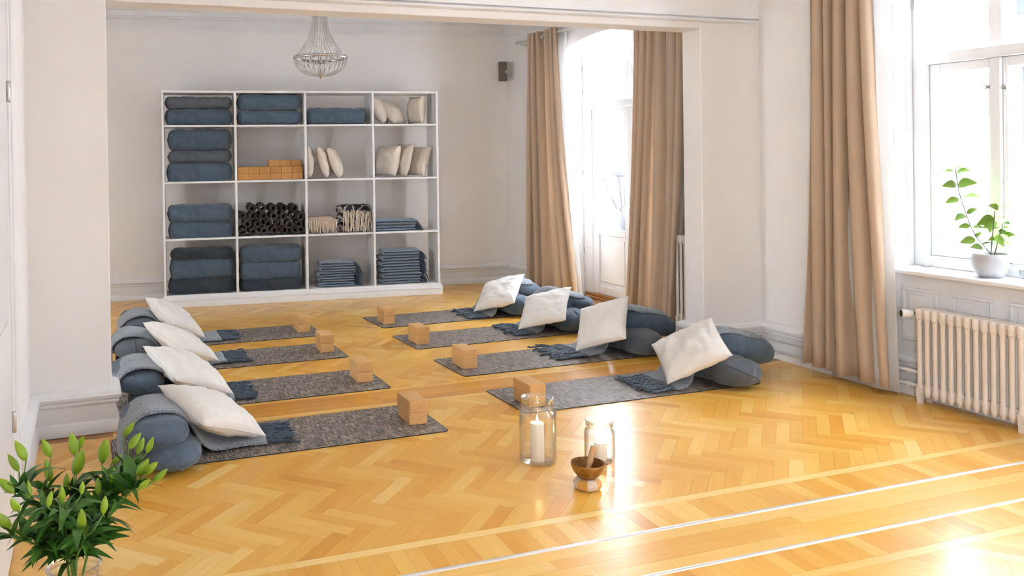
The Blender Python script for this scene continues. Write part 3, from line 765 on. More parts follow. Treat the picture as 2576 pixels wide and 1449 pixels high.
def seam_of(S, seed, parent, m, conc=.055):
    pt = pillow_rows(S, 0, seed, conc=conc); pts = []
    for k in range(4*14+1):
        q = k/14 % 4; i = int(q); t = -1+2*(q-i)
        u, v = [(t, -1), (1, t), (-t, 1), (-1, -t)][i]
        x = u*S/2*(1-conc*(1-v*v)*abs(u)); y = v*S/2*(1-conc*(1-u*u)*abs(v)); pts.append((x, y, 0))
    MB().tube(pts, .0028, 5, cap=False).build('seam', m, parent, smooth=True)
def shelf_cushion(pxb, pxt, py0, py1, lean, label, seed, yaw_=0, T=.13, dd=.10, S=None, grp='cream cushions in the bookcase'):
    """stands on edge, its face square to the shelf front, leaning by 'lean' degrees"""
    sb_, z0 = bk_px(pxb, py1, D0+dd); st_, z1 = bk_px(pxt, py0, D0+dd)
    if S is None: S = (z1-z0)/cos(radians(lean))*.93
    t = thing('cushion', label, 'cushion', BK(sb_, D0+dd+.17, z0), DYR+radians(yaw_), grp)
    o = pillow_mb(S, T, seed, 26).build('cover', M_pillb, t); weld(o)
    Mx = Matrix.Translation((0, 0, S/2*cos(radians(lean))+.012)) @ Matrix.Rotation(radians(lean), 4, 'Y') @ Matrix.Rotation(radians(90), 4, 'Y')
    o.matrix_local = Mx @ Matrix.Scale(1, 4)
    o.location.x += S/2*sin(radians(lean))
    return t
shelf_cushion(958+20, 948, 238, 312, -24, 'cream cushion leaning on the left side of the top right compartment', 1, -22, .15, S=.37)
shelf_cushion(1017, 990, 247, 312, -38, 'slouched cream cushion in the middle of the top right compartment', 2, -40, .16, S=.36)
shelf_cushion(1055, 1056, 237, 313, 4, 'pinched cream cushion at the right of the top right compartment', 3, 14, .18, S=.345)
shelf_cushion(786, 782, 361, 449, -4, 'upright cream cushion against the divider, leftmost of three above the throws', 4, -8, .125, S=.38)
shelf_cushion(832, 812, 368, 449, -16, 'middle one of three leaning cream cushions, third compartment, second row', 5, -14, .14, S=.385)
shelf_cushion(866, 838, 372, 449, -22, 'rightmost of three leaning cream cushions, third compartment, second row', 6, -16, .15, S=.385)
shelf_cushion(975, 1000, 368, 446, 16, 'plump cream cushion, leftmost in the right compartment, second row', 7, 30, .19, S=.385)
shelf_cushion(1012, 1030, 358, 446, 15, 'tall cream cushion, middle of the right compartment, second row', 8, 12, .13, S=.41)
shelf_cushion(1052, 1078, 366, 445, 20, 'cream cushion leaning right, rightmost compartment, second row', 9, 20, .16, S=.38)

# rolled mats ---------------------------------------------------------------------
def roll_mesh(R, turns, L, seed):
    rr = random.Random(seed); m = MB(); n = int(turns*22); th = .0045; pts = []
    r_in = R*.33+rr.uniform(-.1, .15)*R*.3
    for k in range(n+1):
        q = k/n; a = 2*pi*turns*q+seed; r = r_in+(R-r_in-.003)*q
        pts.append((r*cos(a), r*sin(a), a))
    ring = [(x-cos(a)*th/2, z-sin(a)*th/2) for x, z, a in pts]+[(x+cos(a)*th/2, z+sin(a)*th/2) for x, z, a in reversed(pts)]
    N_ = len(ring); vs = [(x, 0, z) for x, z in ring]+[(x, L, z) for x, z in ring]
    fs = [(i, (i+1) % N_, N_+(i+1) % N_, N_+i) for i in range(N_)]
    h = N_//2
    for k in range(h-1): fs.append((k, k+1, N_-2-k, N_-1-k)); fs.append((N_+k, N_+N_-1-k, N_+N_-2-k, N_+k+1))
    m.add(vs, fs); return m.mesh('rolled_mat', M_rubmat)
rmes = [roll_mesh(.0545, t, .33, i) for i, t in enumerate((2.3, 2.9, 3.4, 2.6))]
for me in rmes: me.materials.append(M_rubedge)
for me in rmes:
    for p in me.polygons:
        if abs(p.normal.y) > .9: p.material_index = 1
rr = random.Random(3)
rowsR = [(612, 7, 26.0, 584), (622, 6, 26, 563), (610, 7, 26, 543.5), (634, 5, 27, 524)]
names = ['bottom row', 'second row', 'third row', 'top row']
k = 0
for ri, (px0, cnt, stp, py) in enumerate(rowsR):
    for i in range(cnt):
        s, z = bk_px(px0+stp*i+rr.uniform(-2, 2), py+rr.uniform(-1.2, 1.2), D0+.03)
        s = min(max(s, .614+.056), 1.391-.056); z = max(z, .771+.0555)
        o = bpy.data.objects.new('rolled_mat', rmes[(k*7+ri) % 4]); COL.objects.link(o)
        o.location = BK(s, D0+.02+rr.uniform(0, .03), z); o.rotation_euler = (rr.uniform(-.02, .02), rr.uniform(0, 6.28), DYR+rr.uniform(-.06, .06))
        tag(o, 'rolled charcoal mat, %s from the left in the %s of the rolls' % ((ords+['seventh'])[i], names[ri]), 'yoga mat', 'rolled mats in the bookcase'); k += 1

# folded blankets -------------------------------------------------------------------
def ribbon(path, th, y0, y1, ny=6, wob=.003, seed=0, drape=None):
    """thick cloth following a path in x,z, between y0 and y1 (functions or numbers)"""
    P = [Vector((a, b)) for a, b in path]; n = len(P); rows = []; o = Vector((seed*2.3, 0, seed*1.1))
    f0 = y0 if callable(y0) else (lambda t: y0); f1 = y1 if callable(y1) else (lambda t: y1)
    for i, p in enumerate(P):
        t = (P[min(i+1, n-1)]-P[max(i-1, 0)]).normalized(); nn = Vector((-t.y, t.x)); q = i/(n-1); row = []
        hh = th/2
        for sg in (1, -1):
            for j in range(ny+1):
                v = j/ny if sg > 0 else 1-j/ny
                y = f0(q)+(f1(q)-f0(q))*v
                edge = min(v, 1-v)*2; h = hh*(min(1, edge*3.5+.35))
                w = noise.noise(Vector((p.x*7, y*7, p.y*7))+o)*wob
                dz = drape(q, y) if drape else 0
                row.append((p.x+nn.x*(h*sg+w), y, p.y+nn.y*(h*sg+w)-dz))
        rows.append(row)
    m = MB(); m.grid(rows, closeu=True); k = len(rows[0])
    m.f.append(tuple(range(k))); m.f.append(tuple(reversed(range((n-1)*k, n*k)))); return m
def strands(roots, dirs, ln, r, rng, ground=None, n=6, droop=0, curl=.2):
    m = MB()
    for p, d in zip(roots, dirs):
        p = Vector(p); d = Vector(d).normalized(); L = ln*rng.uniform(.8, 1.15); pts = [p.copy()]; q = p.copy(); dd = d.copy()
        for i in range(n):
            dd = (dd+Vector((rng.uniform(-curl, curl), rng.uniform(-curl, curl), rng.uniform(-curl, curl)*.4-droop))).normalized(); q = q+dd*(L/n)
            if ground is not None: q.z = max(q.z, ground+r*rng.uniform(.9, 2.4))
            pts.append(q.copy())
        m.tube(pts, [r*(1-.25*i/n) for i in range(n+1)], 5)
    return m
def folded(s0, s1, z0, hgt, label, seed, fringe='hang', dd=.05, dep=.30, m=None, grp='folded blue blankets in the bookcase', layers=3):
    m = m or M_fold; rng = random.Random(seed); L = s1-s0; th = hgt/layers; r = th/2
    t = thing('folded_blanket', label, 'blanket', BK(s0, D0+dd, z0), DYR+radians(rng.uniform(-3, 3)), grp)
    path = []; xr = L*.96; xl = rng.uniform(0, .012)+r
    for k in range(layers):
        z = r+k*th; a, b = (xl, xr) if k % 2 == 0 else (xr, xl)
        if k == 0: a = xr; b = xl
        if k % 2 == 0: a, b = xr, xl
        else: a, b = xl, xr
        for q in range(9): path.append((a+(b-a)*q/8, z+sin(q/8*pi)*.002*rng.uniform(-1, 1)))
        if k < layers-1:
            cx = b; sg = -1 if b == xl else 1
            for q in range(1, 5): an = -pi/2+pi*q/5; path.append((cx+sg*cos(an)*r*.95, z+r+sin(an)*r))
    ribbon(path, th*.93, 0, dep, 5, .003, seed).build('cloth', m, t, smooth=True)
    roots = [(L*.95, dep*(k+.5)/30, hgt*rng.uniform(.3, .9)) for k in range(30)]; gz = (.7725 if z0 > .5 else .1365)-z0
    f = strands(roots, [(1, rng.uniform(-.3, .3), -.1) for _ in roots], .155, .0052, rng, ground=gz, droop=.34, curl=.2)
    f = f.build('fringe', M_blankd, t, smooth=True); f['kind'] = 'stuff'
    return t
def stack(px0, px1, pyb, pyt, n, where, seed, lay=2):
    s0, z0 = bk_px(px0, pyb, D0+.05); s1, z1 = bk_px(px1, pyt, D0+.05)
    base = {1: .771, 0: .135}[0 if z0 < .5 else 1]; h = (z1-base)/n; rng = random.Random(seed)
    nm = ['bottom one', 'second from the bottom', 'third from the bottom', 'fourth from the bottom', 'fifth from the bottom', 'sixth from the bottom']
    for k in range(n):
        w = 'topmost' if k == n-1 else nm[k]
        folded(s0+rng.uniform(-.012, .016), s1+rng.uniform(-.01, .01), base+.001+k*h, h*.97, 'folded blue wool blanket, %s %s' % (w, where), seed*10+k, layers=lay)
stack(945, 1049, 580, 550, 2, 'of two, right compartment, third row', 3, 2)
stack(803, 896, 719, 656, 5, 'in the shorter pile, bottom row', 4, 2)
stack(960, 1060, 711, 626, 6, 'in the tall pile, bottom right', 5, 2)

def throw_blanket():
    s0, z = bk_px(775, 588, D0+.06); s1, z1 = bk_px(850, 546, D0+.06); L = s1-s0; h = z1-.771
    t = thing('throw_blanket', 'beige knitted throw with cream tassels folded low in the third compartment', 'blanket', BK(s0, D0+.04, .772), DYR)
    rng = random.Random(5)
    soft(L, .28, h, ep=3, er=.3, wr=.006, seed=21).build('cloth', M_throw, t, smooth=True, loc=(L/2, .17, h/2))
    roots = [(L*(k+.5)/34, .035-.018*(k % 2)+.006, h*rng.uniform(.72, .88)) for k in range(34)]
    f = strands(roots, [(rng.uniform(-.15, .15), -.25, -1) for _ in roots], h*.9, .0062, rng, ground=0, droop=.3, curl=.22, n=8).build('tassels', M_yarn, t, smooth=True); f['kind'] = 'stuff'
    s0, z = bk_px(853, 588, D0+.06); s1, z1 = bk_px(935, 515, D0+.06); L = s1-s0; h = z1-.771
    t = thing('throw_blanket', 'black and grey patterned throw with long cream tassels beside the beige throw', 'blanket', BK(s0, D0+.06, .772), DYR)
    for k in range(3):
        soft(L, .26, h/3, ep=3.2, er=.25, wr=.006, seed=31+k).build('fold', M_patt, t, smooth=True, loc=(L/2, .17, h*(k+.5)/3))
    roots = [(.06+(L-.07)*(k+.5)/52, .035-.02*(k % 3)+.004, h*(.80-.10*abs((k/52)-.4))+rng.uniform(-.03, .02)) for k in range(52)]
    f = strands(roots, [(rng.uniform(-.12, .12), -.22, -1) for _ in roots], h*.80, .0062, rng, ground=0, droop=.3, curl=.2, n=9).build('tassels', M_yarn, t, smooth=True); f['kind'] = 'stuff'
throw_blanket()

# ================================================================== YOGA STATIONS
ZM = .005
def mat_obj(x0, y0, L, Wd, rz, label):
    m = MB(); pts = []; r = .035
    for cx, cy, a0 in ((L-r, r, -90), (L-r, Wd-r, 0), (r, Wd-r, 90), (r, r, 180)):
        for k in range(7): a = radians(a0+15*k); pts.append((cx+r*cos(a), cy+r*sin(a)))
    m.prism(pts, .0006, ZM)
    o = thing('yoga_mat', label, 'yoga mat', (x0, y0, 0), radians(rz), 'yoga mats laid out on the parquet')
    m.build('woven_top', M_mat, o)
    e = MB(); e.tube([(x, y, .0028) for x, y in pts]+[(pts[0][0], pts[0][1], .0028)], .0028, 5, cap=False); e.build('bound_edge', M_rubmat, o, smooth=True)
    return o
LW = ['nearest', 'second nearest', 'third nearest', 'farthest']
MATSP = {'L1': (.10, 4.665, 1.925, .60, .6), 'L2': (.10, 5.70, 1.925, .60, .3), 'L3': (.10, 6.735, 1.915, .59, 0), 'L4': (.12, 7.64, 1.925, .59, 0),
         'R1': (2.615, 4.82, 1.90, .58, .6), 'R2': (2.63, 5.80, 1.90, .58, 1.2), 'R3': (2.635, 6.77, 1.90, .60, 1.8), 'R4': (2.665, 7.74, 1.90, .60, 2.2)}
for k, (x, y, L, Wd, rz) in MATSP.items():
    mat_obj(x, y, L, Wd, rz, 'brown grey woven mat, %s in the %s row' % (LW[int(k[1])-1], 'left' if k[0] == 'L' else 'right'))

# two cork blocks on the inner end of each mat (near left corner, turn)
ST = {'L1': (1.835, 4.859, -.5), 'L2': (1.833, 5.915, -1.3), 'L3': (1.832, 6.952, -2.6), 'L4': (1.849, 7.847, -1.3), 'R4': (2.722, 7.896, -2.2), 'R3': (2.699, 6.93, .5), 'R2': (2.714, 5.994, -.5), 'R1': (2.693, 4.912, .2)}
for k, (x, y, a) in ST.items():
    a = radians(a)
    for lv in range(2):
        j = radians((-.8, .9)[lv]); aa = a+j
        cx = x+BW/2*cos(a)-BL/2*sin(a); cy = y+BW/2*sin(a)+BL/2*cos(a)
        brick(meB, (cx, cy, ZM+.0002+lv*(BH+.0006)), aa, '%s cork block of the pair on the %s mat, %s row' % (('lower', 'upper')[lv], LW[int(k[1])-1], 'left' if k[0] == 'L' else 'right'), 'cork blocks in pairs on the mats')

# pillows: four corners in space (left/top, right/top, near, inner) -----------------
PIL = {'R1': [[4.282, 5.08, .447], [4.11, 4.685, .275], [3.779, 4.924, .055], [3.951, 5.319, .227]],
       'R2': [[3.964, 6.311, .328], [4.199, 5.974, .47], [3.986, 5.71, .198], [3.751, 6.048, .055]],
       'R3': [[3.968, 7.282, .285], [4.259, 6.956, .406], [4.013, 6.652, .177], [3.722, 6.979, .055]],
       'R4': [[4.009, 8.252, .284], [4.283, 7.9, .408], [4.007, 7.605, .179], [3.733, 7.959, .055]],
       'L1': [[.365, 5.041, .348], [.561, 4.631, .225], [.935, 4.86, .055], [.739, 5.27, .178]],
       'L2': [[.338, 6.027, .374], [.511, 5.604, .231], [.899, 5.823, .055], [.726, 6.245, .198]],
       'L3': [[.385, 6.867, .383], [.648, 6.521, .227], [.947, 6.827, .055], [.684, 7.172, .211]],
       'L4': [[.459, 7.841, .424], [.661, 7.493, .242], [.957, 7.762, .055], [.755, 8.111, .236]]}
for n_, (k, C) in enumerate(PIL.items()):
    C = [Vector(c) for c in C]; ctr = sum(C, Vector())/4
    ux = ((C[1]-C[0])+(C[2]-C[3])).normalized(); uy = ((C[0]-C[3])+(C[1]-C[2])); S = ((C[1]-C[0]).length+(C[0]-C[3]).length)/2
    uz = ux.cross(uy).normalized(); uy = uz.cross(ux)
    if uz.z < 0: uz = -uz; uy = -uy
    t = thing('pillow', 'natural white square pillow propped on the bolsters of the %s station, %s row' % (LW[int(k[1])-1], 'left' if k[0] == 'L' else 'right'), 'pillow', ctr, 0, 'pillows propped at the mats')
    Mx = Matrix((ux, uy, uz)).transposed().to_4x4()
    Sz = S*1.03
    o = pillow_mb(Sz, .185 if k[0] == 'L' else .15, 40+n_, 34, .06 if k[0] == 'R' else .05, .0055).build('cover', M_pill, t); weld(o); o.matrix_local = Mx
    mb_s = seam_of(Sz, 40+n_, t, M_pill, .06 if k[0] == 'R' else .05)
    t.children[-1].matrix_local = Mx

# bolsters ---------------------------------------------------------------------------
def bolster(loc, L, Wd, Hh, rot, label, seed, m=M_boltd, grp='bolsters stacked at the mats', ep=2.35, text=False, er=.55):
    t = thing('bolster', label, 'bolster', loc, 0, grp, rot=rot)
    soft(L, Wd, Hh, 40, 32, ep, er, .008, seed).build('cover', m, t, smooth=True)
    e_ = min(er*Wd/L*2, .6)
    for sg in (-1, 1):
        pts = []; A0 = 1.1+.5*sin(seed*1.7+sg)
        for ph in (0, 1):
            for q in range(13):
                u = .62+.375*q/12 if ph == 0 else .995-.375*q/12; k = max(.03, (1-(max(0, u-(1-e_))/e_)**2.3))**.5*1.004 if u < .999 else .03
                a = A0+(pi if ph else 0); pts.append((sg*u*L/2, sgnp(cos(a), 2/ep)*Wd/2*k, sgnp(sin(a), 2/ep)*Hh/2*k))
        MB().tube(pts, .0038, 6, cap=False).build('seam', m, t, smooth=True)
    return t
HB = .19
for k in ('R1', 'R2', 'R3', 'R4'):
    yc = {'R1': 5.06, 'R2': 6.10, 'R3': 7.14, 'R4': 8.05}[k]; i = int(k[1]); xl = {'R1': 4.235, 'R2': 4.225, 'R3': 4.20, 'R4': 4.13}[k]
    ml = M_boltg if i != 3 else M_boltd
    xl += .05
    bolster((xl, yc-.05, ZM+.102), .68, .34, .20, (0, 0, radians(90+(3 if i == 1 else 0))), 'lower bolster lying crosswise at the %s right mat' % LW[i-1], 50+i, ml if i < 3 else M_boltd, er=.7)
    xo = {'R1': 4.80, 'R2': 4.74, 'R3': 4.62, 'R4': 4.55}[k]; LU = {'R1': .62, 'R2': .60, 'R3': .54, 'R4': .44}[k]; cx = xo-LU/2*cos(radians(14))
    bolster((cx, yc+.02, .225), LU, .30, .20, (0, radians(14), radians({1: 2, 2: 0, 3: 2, 4: 2}[i])), 'upper bolster lying lengthwise and sloping down at the %s right mat' % LW[i-1], 60+i, M_boltd)
for k in ('L1', 'L2', 'L3', 'L4'):
    yc = {'L1': 4.84, 'L2': 5.98, 'L3': 7.02, 'L4': 7.93}[k]; i = int(k[1]); xl = {'L1': .385, 'L2': .36, 'L3': .31, 'L4': .40}[k]
    hl = .14
    bolster((xl+.02, yc-.03, ZM+.072), .66, .31, hl, (0, 0, radians(90+{1: -3, 2: -2, 3: 0, 4: 0}[i])), 'lower bolster under the pile at the %s left mat' % LW[i-1], 70+i, M_boltd, er=.7)
    bolster(({'L1': .315, 'L2': .29, 'L3': .30, 'L4': .40}[k], yc, ZM+.072+.132), .62, .31, .15, (0, radians(-4), radians(90+{1: 5, 2: 3, 3: 2, 4: 2}[i])), 'upper bolster of the two stacked at the %s left mat' % LW[i-1], 80+i, M_boltd if i < 3 else M_boltg, er=.7)
# embroidered wordmark and pleat on the end of the nearest right bolster
bt = [o for o in COL.objects if o.get('label', '').startswith('lower bolster lying crosswise at the nearest right')][0]
fc = bpy.data.curves.new('lettering', 'FONT'); fc.body = 'YOGIRAJ'; fc.size = .030; fc.extrude = 0; fc.space_character = 1.1; fc.align_x = 'CENTER'; fc.align_y = 'CENTER'
bpy.context.view_layer.update()
tmp = bpy.data.objects.new('lettering', fc); COL.objects.link(tmp); dg = bpy.context.evaluated_depsgraph_get(); lm = bpy.data.meshes.new_from_object(tmp.evaluated_get(dg)); bpy.data.objects.remove(tmp)
lo = bpy.data.objects.new('lettering', lm); COL.objects.link(lo); lm.materials.clear(); lm.materials.append(M_embr); lo['label'] = 'embroidered letters on the bolster end'
_n = Vector((-.85, .25, .35)).normalized(); _b = Vector((.03, .35, -.93)); _b = (_b-_n*_b.dot(_n)).normalized(); _u = _n.cross(_b)
_m = Matrix((_b, _u, _n)).transposed().to_4x4(); _m.translation = Vector((-.305, -.012, .028))+_n*.012
lo.parent = bt; lo.matrix_basis = _m
_sw = lo.modifiers.new('wrap', 'SHRINKWRAP'); _sw.wrap_method = 'NEAREST_SURFACEPOINT'; _sw.wrap_mode = 'ABOVE_SURFACE'; _sw.target = [c for c in bt.children if c.name.startswith('cover')][0]; _sw.offset = .0015


# blankets ---------------------------------------------------------------------------
def smooth_path(pts, n=60):
    P = [Vector(p) for p in pts]; P = [P[0]*2-P[1]]+P+[P[-1]*2-P[-2]]; out = []; m = len(P)-3
    for i in range(m):
        for k in range(n//m+1):
            t = k/(n//m+1); a, b, c, d = P[i:i+4]
            out.append(.5*((2*b)+(c-a)*t+(2*a-5*b+4*c-d)*t*t+(3*b-a-3*c+d)*t**3))
    out.append(P[-2]); return out
def blanket(k, path, y0, y1, tip, seed, th=.022, axis=None):
    i = int(k[1]); side = 'left' if k[0] == 'L' else 'right'; rng = random.Random(seed)
    t = thing('wool_blanket', 'grey blue fringed blanket draped over the bolsters, %s station, %s row' % (LW[i-1], side), 'blanket', (0, 0, 0), 0, 'blankets draped at the mats')
    ry = y0 if not callable(y0) else y0(0)
    t.location = (path[-1][0], (y0(1)+y1(1))/2, 0); ox, oy = t.location.x, t.location.y
    P = smooth_path(path, 64)
    dr = None
    if axis is not None:
        def dr(q, y): return .10*(1-max(0, 1-min(1, abs(y+oy-axis)/.175)**2.2)**.5)*max(0, 1-max(0, q-.25)/.25)
    m = ribbon([(p[0]-ox, p[1]) for p in P], th, lambda q: y0(q)-oy, lambda q: y1(q)-oy, 18, .012, seed, dr)
    o = m.build('cloth', M_blank, t, smooth=True)
    xr, zr = P[-1]; d = -1 if tip < xr else 1; n = 34
    roots = [(xr-ox-d*.004, y0(1)-oy+(y1(1)-y0(1))*(q+.5)/n, zr+rng.uniform(-.004, .006)) for q in range(n)]
    dirs = [(d, rng.gauss(0, .16), .1) for _ in range(n)]
    f = strands(roots, dirs, abs(tip-xr)*1.08, .0092, rng, ground=ZM, n=8, droop=.10, curl=.15)
    f = f.build('fringe', M_blankd, t, smooth=True); f['kind'] = 'stuff'
    return t
def lin(a, b, p=1): return lambda q: a+(b-a)*q**p
# right row: starts over the outer end of the upper bolster, ends on the mat
def rpath(xo, xe, dz=0):
    return [(xo-.10, .30+dz), (xo-.28, .372+dz), (xo-.44, .405+dz), (xo-.56, .385+dz), (xo-.68, .29+dz), (xo-.78, .13), (xo-.86, .035), (xo-.94, .019), (xe, .018)]
def rtop(xo, LU, x): return min(.372, .225+.112+(xo-LU/2*.97-x)*.249)
def rblank(k, xo, LU, xs, down, y0, y1, tip, seed, ax):
    blanket(k, [(x, rtop(xo, LU, x)) for x in xs]+down, y0, y1, tip, seed, .026, ax)
rblank('R1', 4.80, .62, (4.64, 4.52, 4.39, 4.25), [(4.12, .285), (4.03, .15), (3.98, .055), (3.92, .023), (3.83, .020)], lin(4.985, 4.90), lin(5.30, 5.29), 3.60, 91, 5.08)
rblank('R2', 4.74, .60, (4.60, 4.47, 4.34, 4.20), [(4.08, .27), (4.0, .12), (3.95, .04), (3.88, .023), (3.80, .020)], lin(6.01, 5.94), lin(6.34, 6.38), 3.52, 92, 6.12)
rblank('R3', 4.62, .54, (4.47, 4.35, 4.24, 4.14), [(4.06, .27), (3.99, .12), (3.95, .045), (3.90, .023), (3.85, .020)], lin(7.04, 6.90), lin(7.38, 7.36), 3.63, 93, 7.16)
rblank('R4', 4.55, .44, (4.42, 4.32, 4.23), [(4.12, .32), (4.03, .24), (3.95, .12), (3.91, .045), (3.87, .023), (3.83, .020)], lin(7.95, 7.78), lin(8.30, 8.30), 3.60, 94, 8.07)
# left row
blanket('L1', [(.135, .10), (.155, .20), (.23, .280), (.34, .296), (.44, .268), (.515, .19), (.57, .09), (.63, .035), (.72, .022), (.95, .020)], lin(4.60, 4.82, .6), lin(5.02, 5.17), 1.12, 95, .026)
blanket('L2', [(.12, .10), (.14, .20), (.21, .280), (.31, .296), (.42, .268), (.50, .19), (.56, .09), (.61, .035), (.70, .022), (.92, .020)], lin(5.74, 5.78), lin(6.14, 6.2), 1.08, 96, .026)
blanket('L3', [(.13, .09), (.135, .20), (.21, .280), (.31, .296), (.42, .268), (.50, .19), (.56, .09), (.61, .035), (.72, .022), (1.03, .020)], lin(6.82, 6.86), lin(7.20, 7.25), 1.22, 97, .026)
blanket('L4', [(.235, .10), (.235, .20), (.31, .280), (.42, .296), (.52, .268), (.60, .18), (.66, .085), (.72, .033), (.84, .022), (1.12, .020)], lin(7.70, 7.74), lin(8.10, 8.16), 1.30, 98, .026)

# ================================================================== CURTAINS
def curtain(name, label, top, bot, z0, z1, n, amp, seed, cat='curtain', x=5.08, gs=True, lining=None):
    """top / bot = (y at one edge, y at the other) of the gathered cloth"""
    t = thing('curtain', label, cat, (x, (bot[0]+bot[1])/2, z0)); ox, oy = x, (bot[0]+bot[1])/2; rng = random.Random(seed)
    ph = [rng.uniform(-.5, .5) for _ in range(n+2)]; am = [rng.uniform(.45, 1.3) for _ in range(n+2)]
    C = n*18; R = 26; rows = []
    wts = [0]
    for k in range(n): wts.append(wts[-1]+rng.uniform(.5, 1.6))
    def yy(u):     # uneven fold widths
        q = u*n; i = min(int(q), n-1); return (wts[i]+(wts[i+1]-wts[i])*(q-i))/wts[-1]
    for i in range(R+1):
        w = i/R; z = z1+(z0-z1)*w; ya = top[0]+(bot[0]-top[0])*w**1.6; yb = top[1]+(bot[1]-top[1])*w**1.6; row = []
        for j in range(C+1):
            u = j/C; q = u*n; k = int(min(q, n-1)); a = amp*(am[k]*(1-(q-k))+am[k+1]*(q-k))*(1+.25*w)
            s = sin(2*pi*q+.35*sin(pi*w*1.3+ph[k])); s = math.copysign(abs(s)**.8, s)
            xx = x+a*s+.012*sin(3*w+u*9+seed); y = ya+(yb-ya)*yy(u)+.25*a*sin(4*pi*q)*(1-.2*w)
            row.append((xx-ox, y-oy, z-z0))
        rows.append(row)
    m = MB(); m.grid(rows); o = m.build('cloth', M_curt, t, smooth=True, fixn=False)
    sm = o.modifiers.new('thickness', 'SOLIDIFY'); sm.thickness = .0025; sm.offset = 0
    if lining:
        (ta, tb), (ba, bb) = lining; rows = []
        for i in range(R+1):
            w = i/R; z = z1-.01+(z0-.03-z1)*w; row = []
            for j in range(31):
                u = j/30; y = (ta+(ba-ta)*w**1.6)*(1-u)+(tb+(bb-tb)*w**1.6)*u
                row.append((.035+.022*sin(2*pi*u*1.6+1.2*w+seed), y-oy, z-z0))
            rows.append(row)
        m = MB(); m.grid(rows); l_ = m.build('lining', M_lin, t, smooth=True, fixn=False); l_['label'] = 'white lining at the window edge'
        sm = l_.modifiers.new('thickness', 'SOLIDIFY'); sm.thickness = .002; sm.offset = 0
    if gs:
        gm = MB(); gm.add([], [])
        rows = []
        for a in range(20):
            A = 2*pi*a/20; rows.append([((.026+.006*cos(B))*cos(A), .006*sin(B), (.026+.006*cos(B))*sin(A)) for B in [2*pi*b/6 for b in range(6)]])
        gm.grid(rows, closeu=True, closev=True); me = gm.mesh('grommet', M_metal, True)
        for k in range(n*2):
            u = (k+.5)/(2*n)*1.0; q = u*n; ycen = top[0]+(top[1]-top[0])*yy(u)
            # where the cloth crosses the rod line
            u2 = (k)/(2*n)
            yg = top[0]+(top[1]-top[0])*yy(min(1, max(0, u2+.0)))
            inst('grommet', me, t, (0, yg-oy, 3.055-z0), (0, 0, radians(35 if k % 2 else -35)))
    return t
curtain('curtain', 'beige floor length curtain beside the near window', (4.905, 4.395), (4.985, 4.262), .065, 3.115, 5, .045, 3, x=5.055, lining=((4.50, 4.315), (4.75, 4.25)))
curtain('curtain', 'beige curtain on the far side of the balcony door', (9.16, 8.50), (9.26, 8.13), .04, 3.115, 6, .055, 8, lining=((8.64, 8.35), (8.50, 8.11)))
curtain('curtain', 'beige curtain on the near side of the balcony door, partly behind the pier', (7.02, 6.36), (7.24, 6.52), .04, 3.115, 6, .055, 5, lining=((6.60, 6.34), (6.70, 6.51)))
for ya, yb, lab in ((6.1, 9.5, 'white curtain rod above the balcony door'), (2.6, 5.1, 'curtain rod above the near window, higher than the frame')):
    t = thing('curtain_rod', lab, 'curtain rod', (5.08, (ya+yb)/2, 3.055))
    h = (yb-ya)/2
    MB().tube([(0, -h, 0), (0, h, 0)], .013, 12).build('rod', M_white, t, smooth=True)
    for sg in (-1, 1):
        MB().lathe([(.013, 0), (.022, .008), (.022, .03), (.008, .036)], n=14).xf(Matrix.Translation((0, sg*h, 0)) @ Matrix.Rotation(-sg*pi/2, 4, 'X')).build('finial', M_white, t, smooth=True)
        MB().tube([(0, sg*(h-.1), -.013), (.0, sg*(h-.1), -.03), (.128, sg*(h-.1), -.03)], .007, 8).build('bracket', M_white, t, smooth=True)

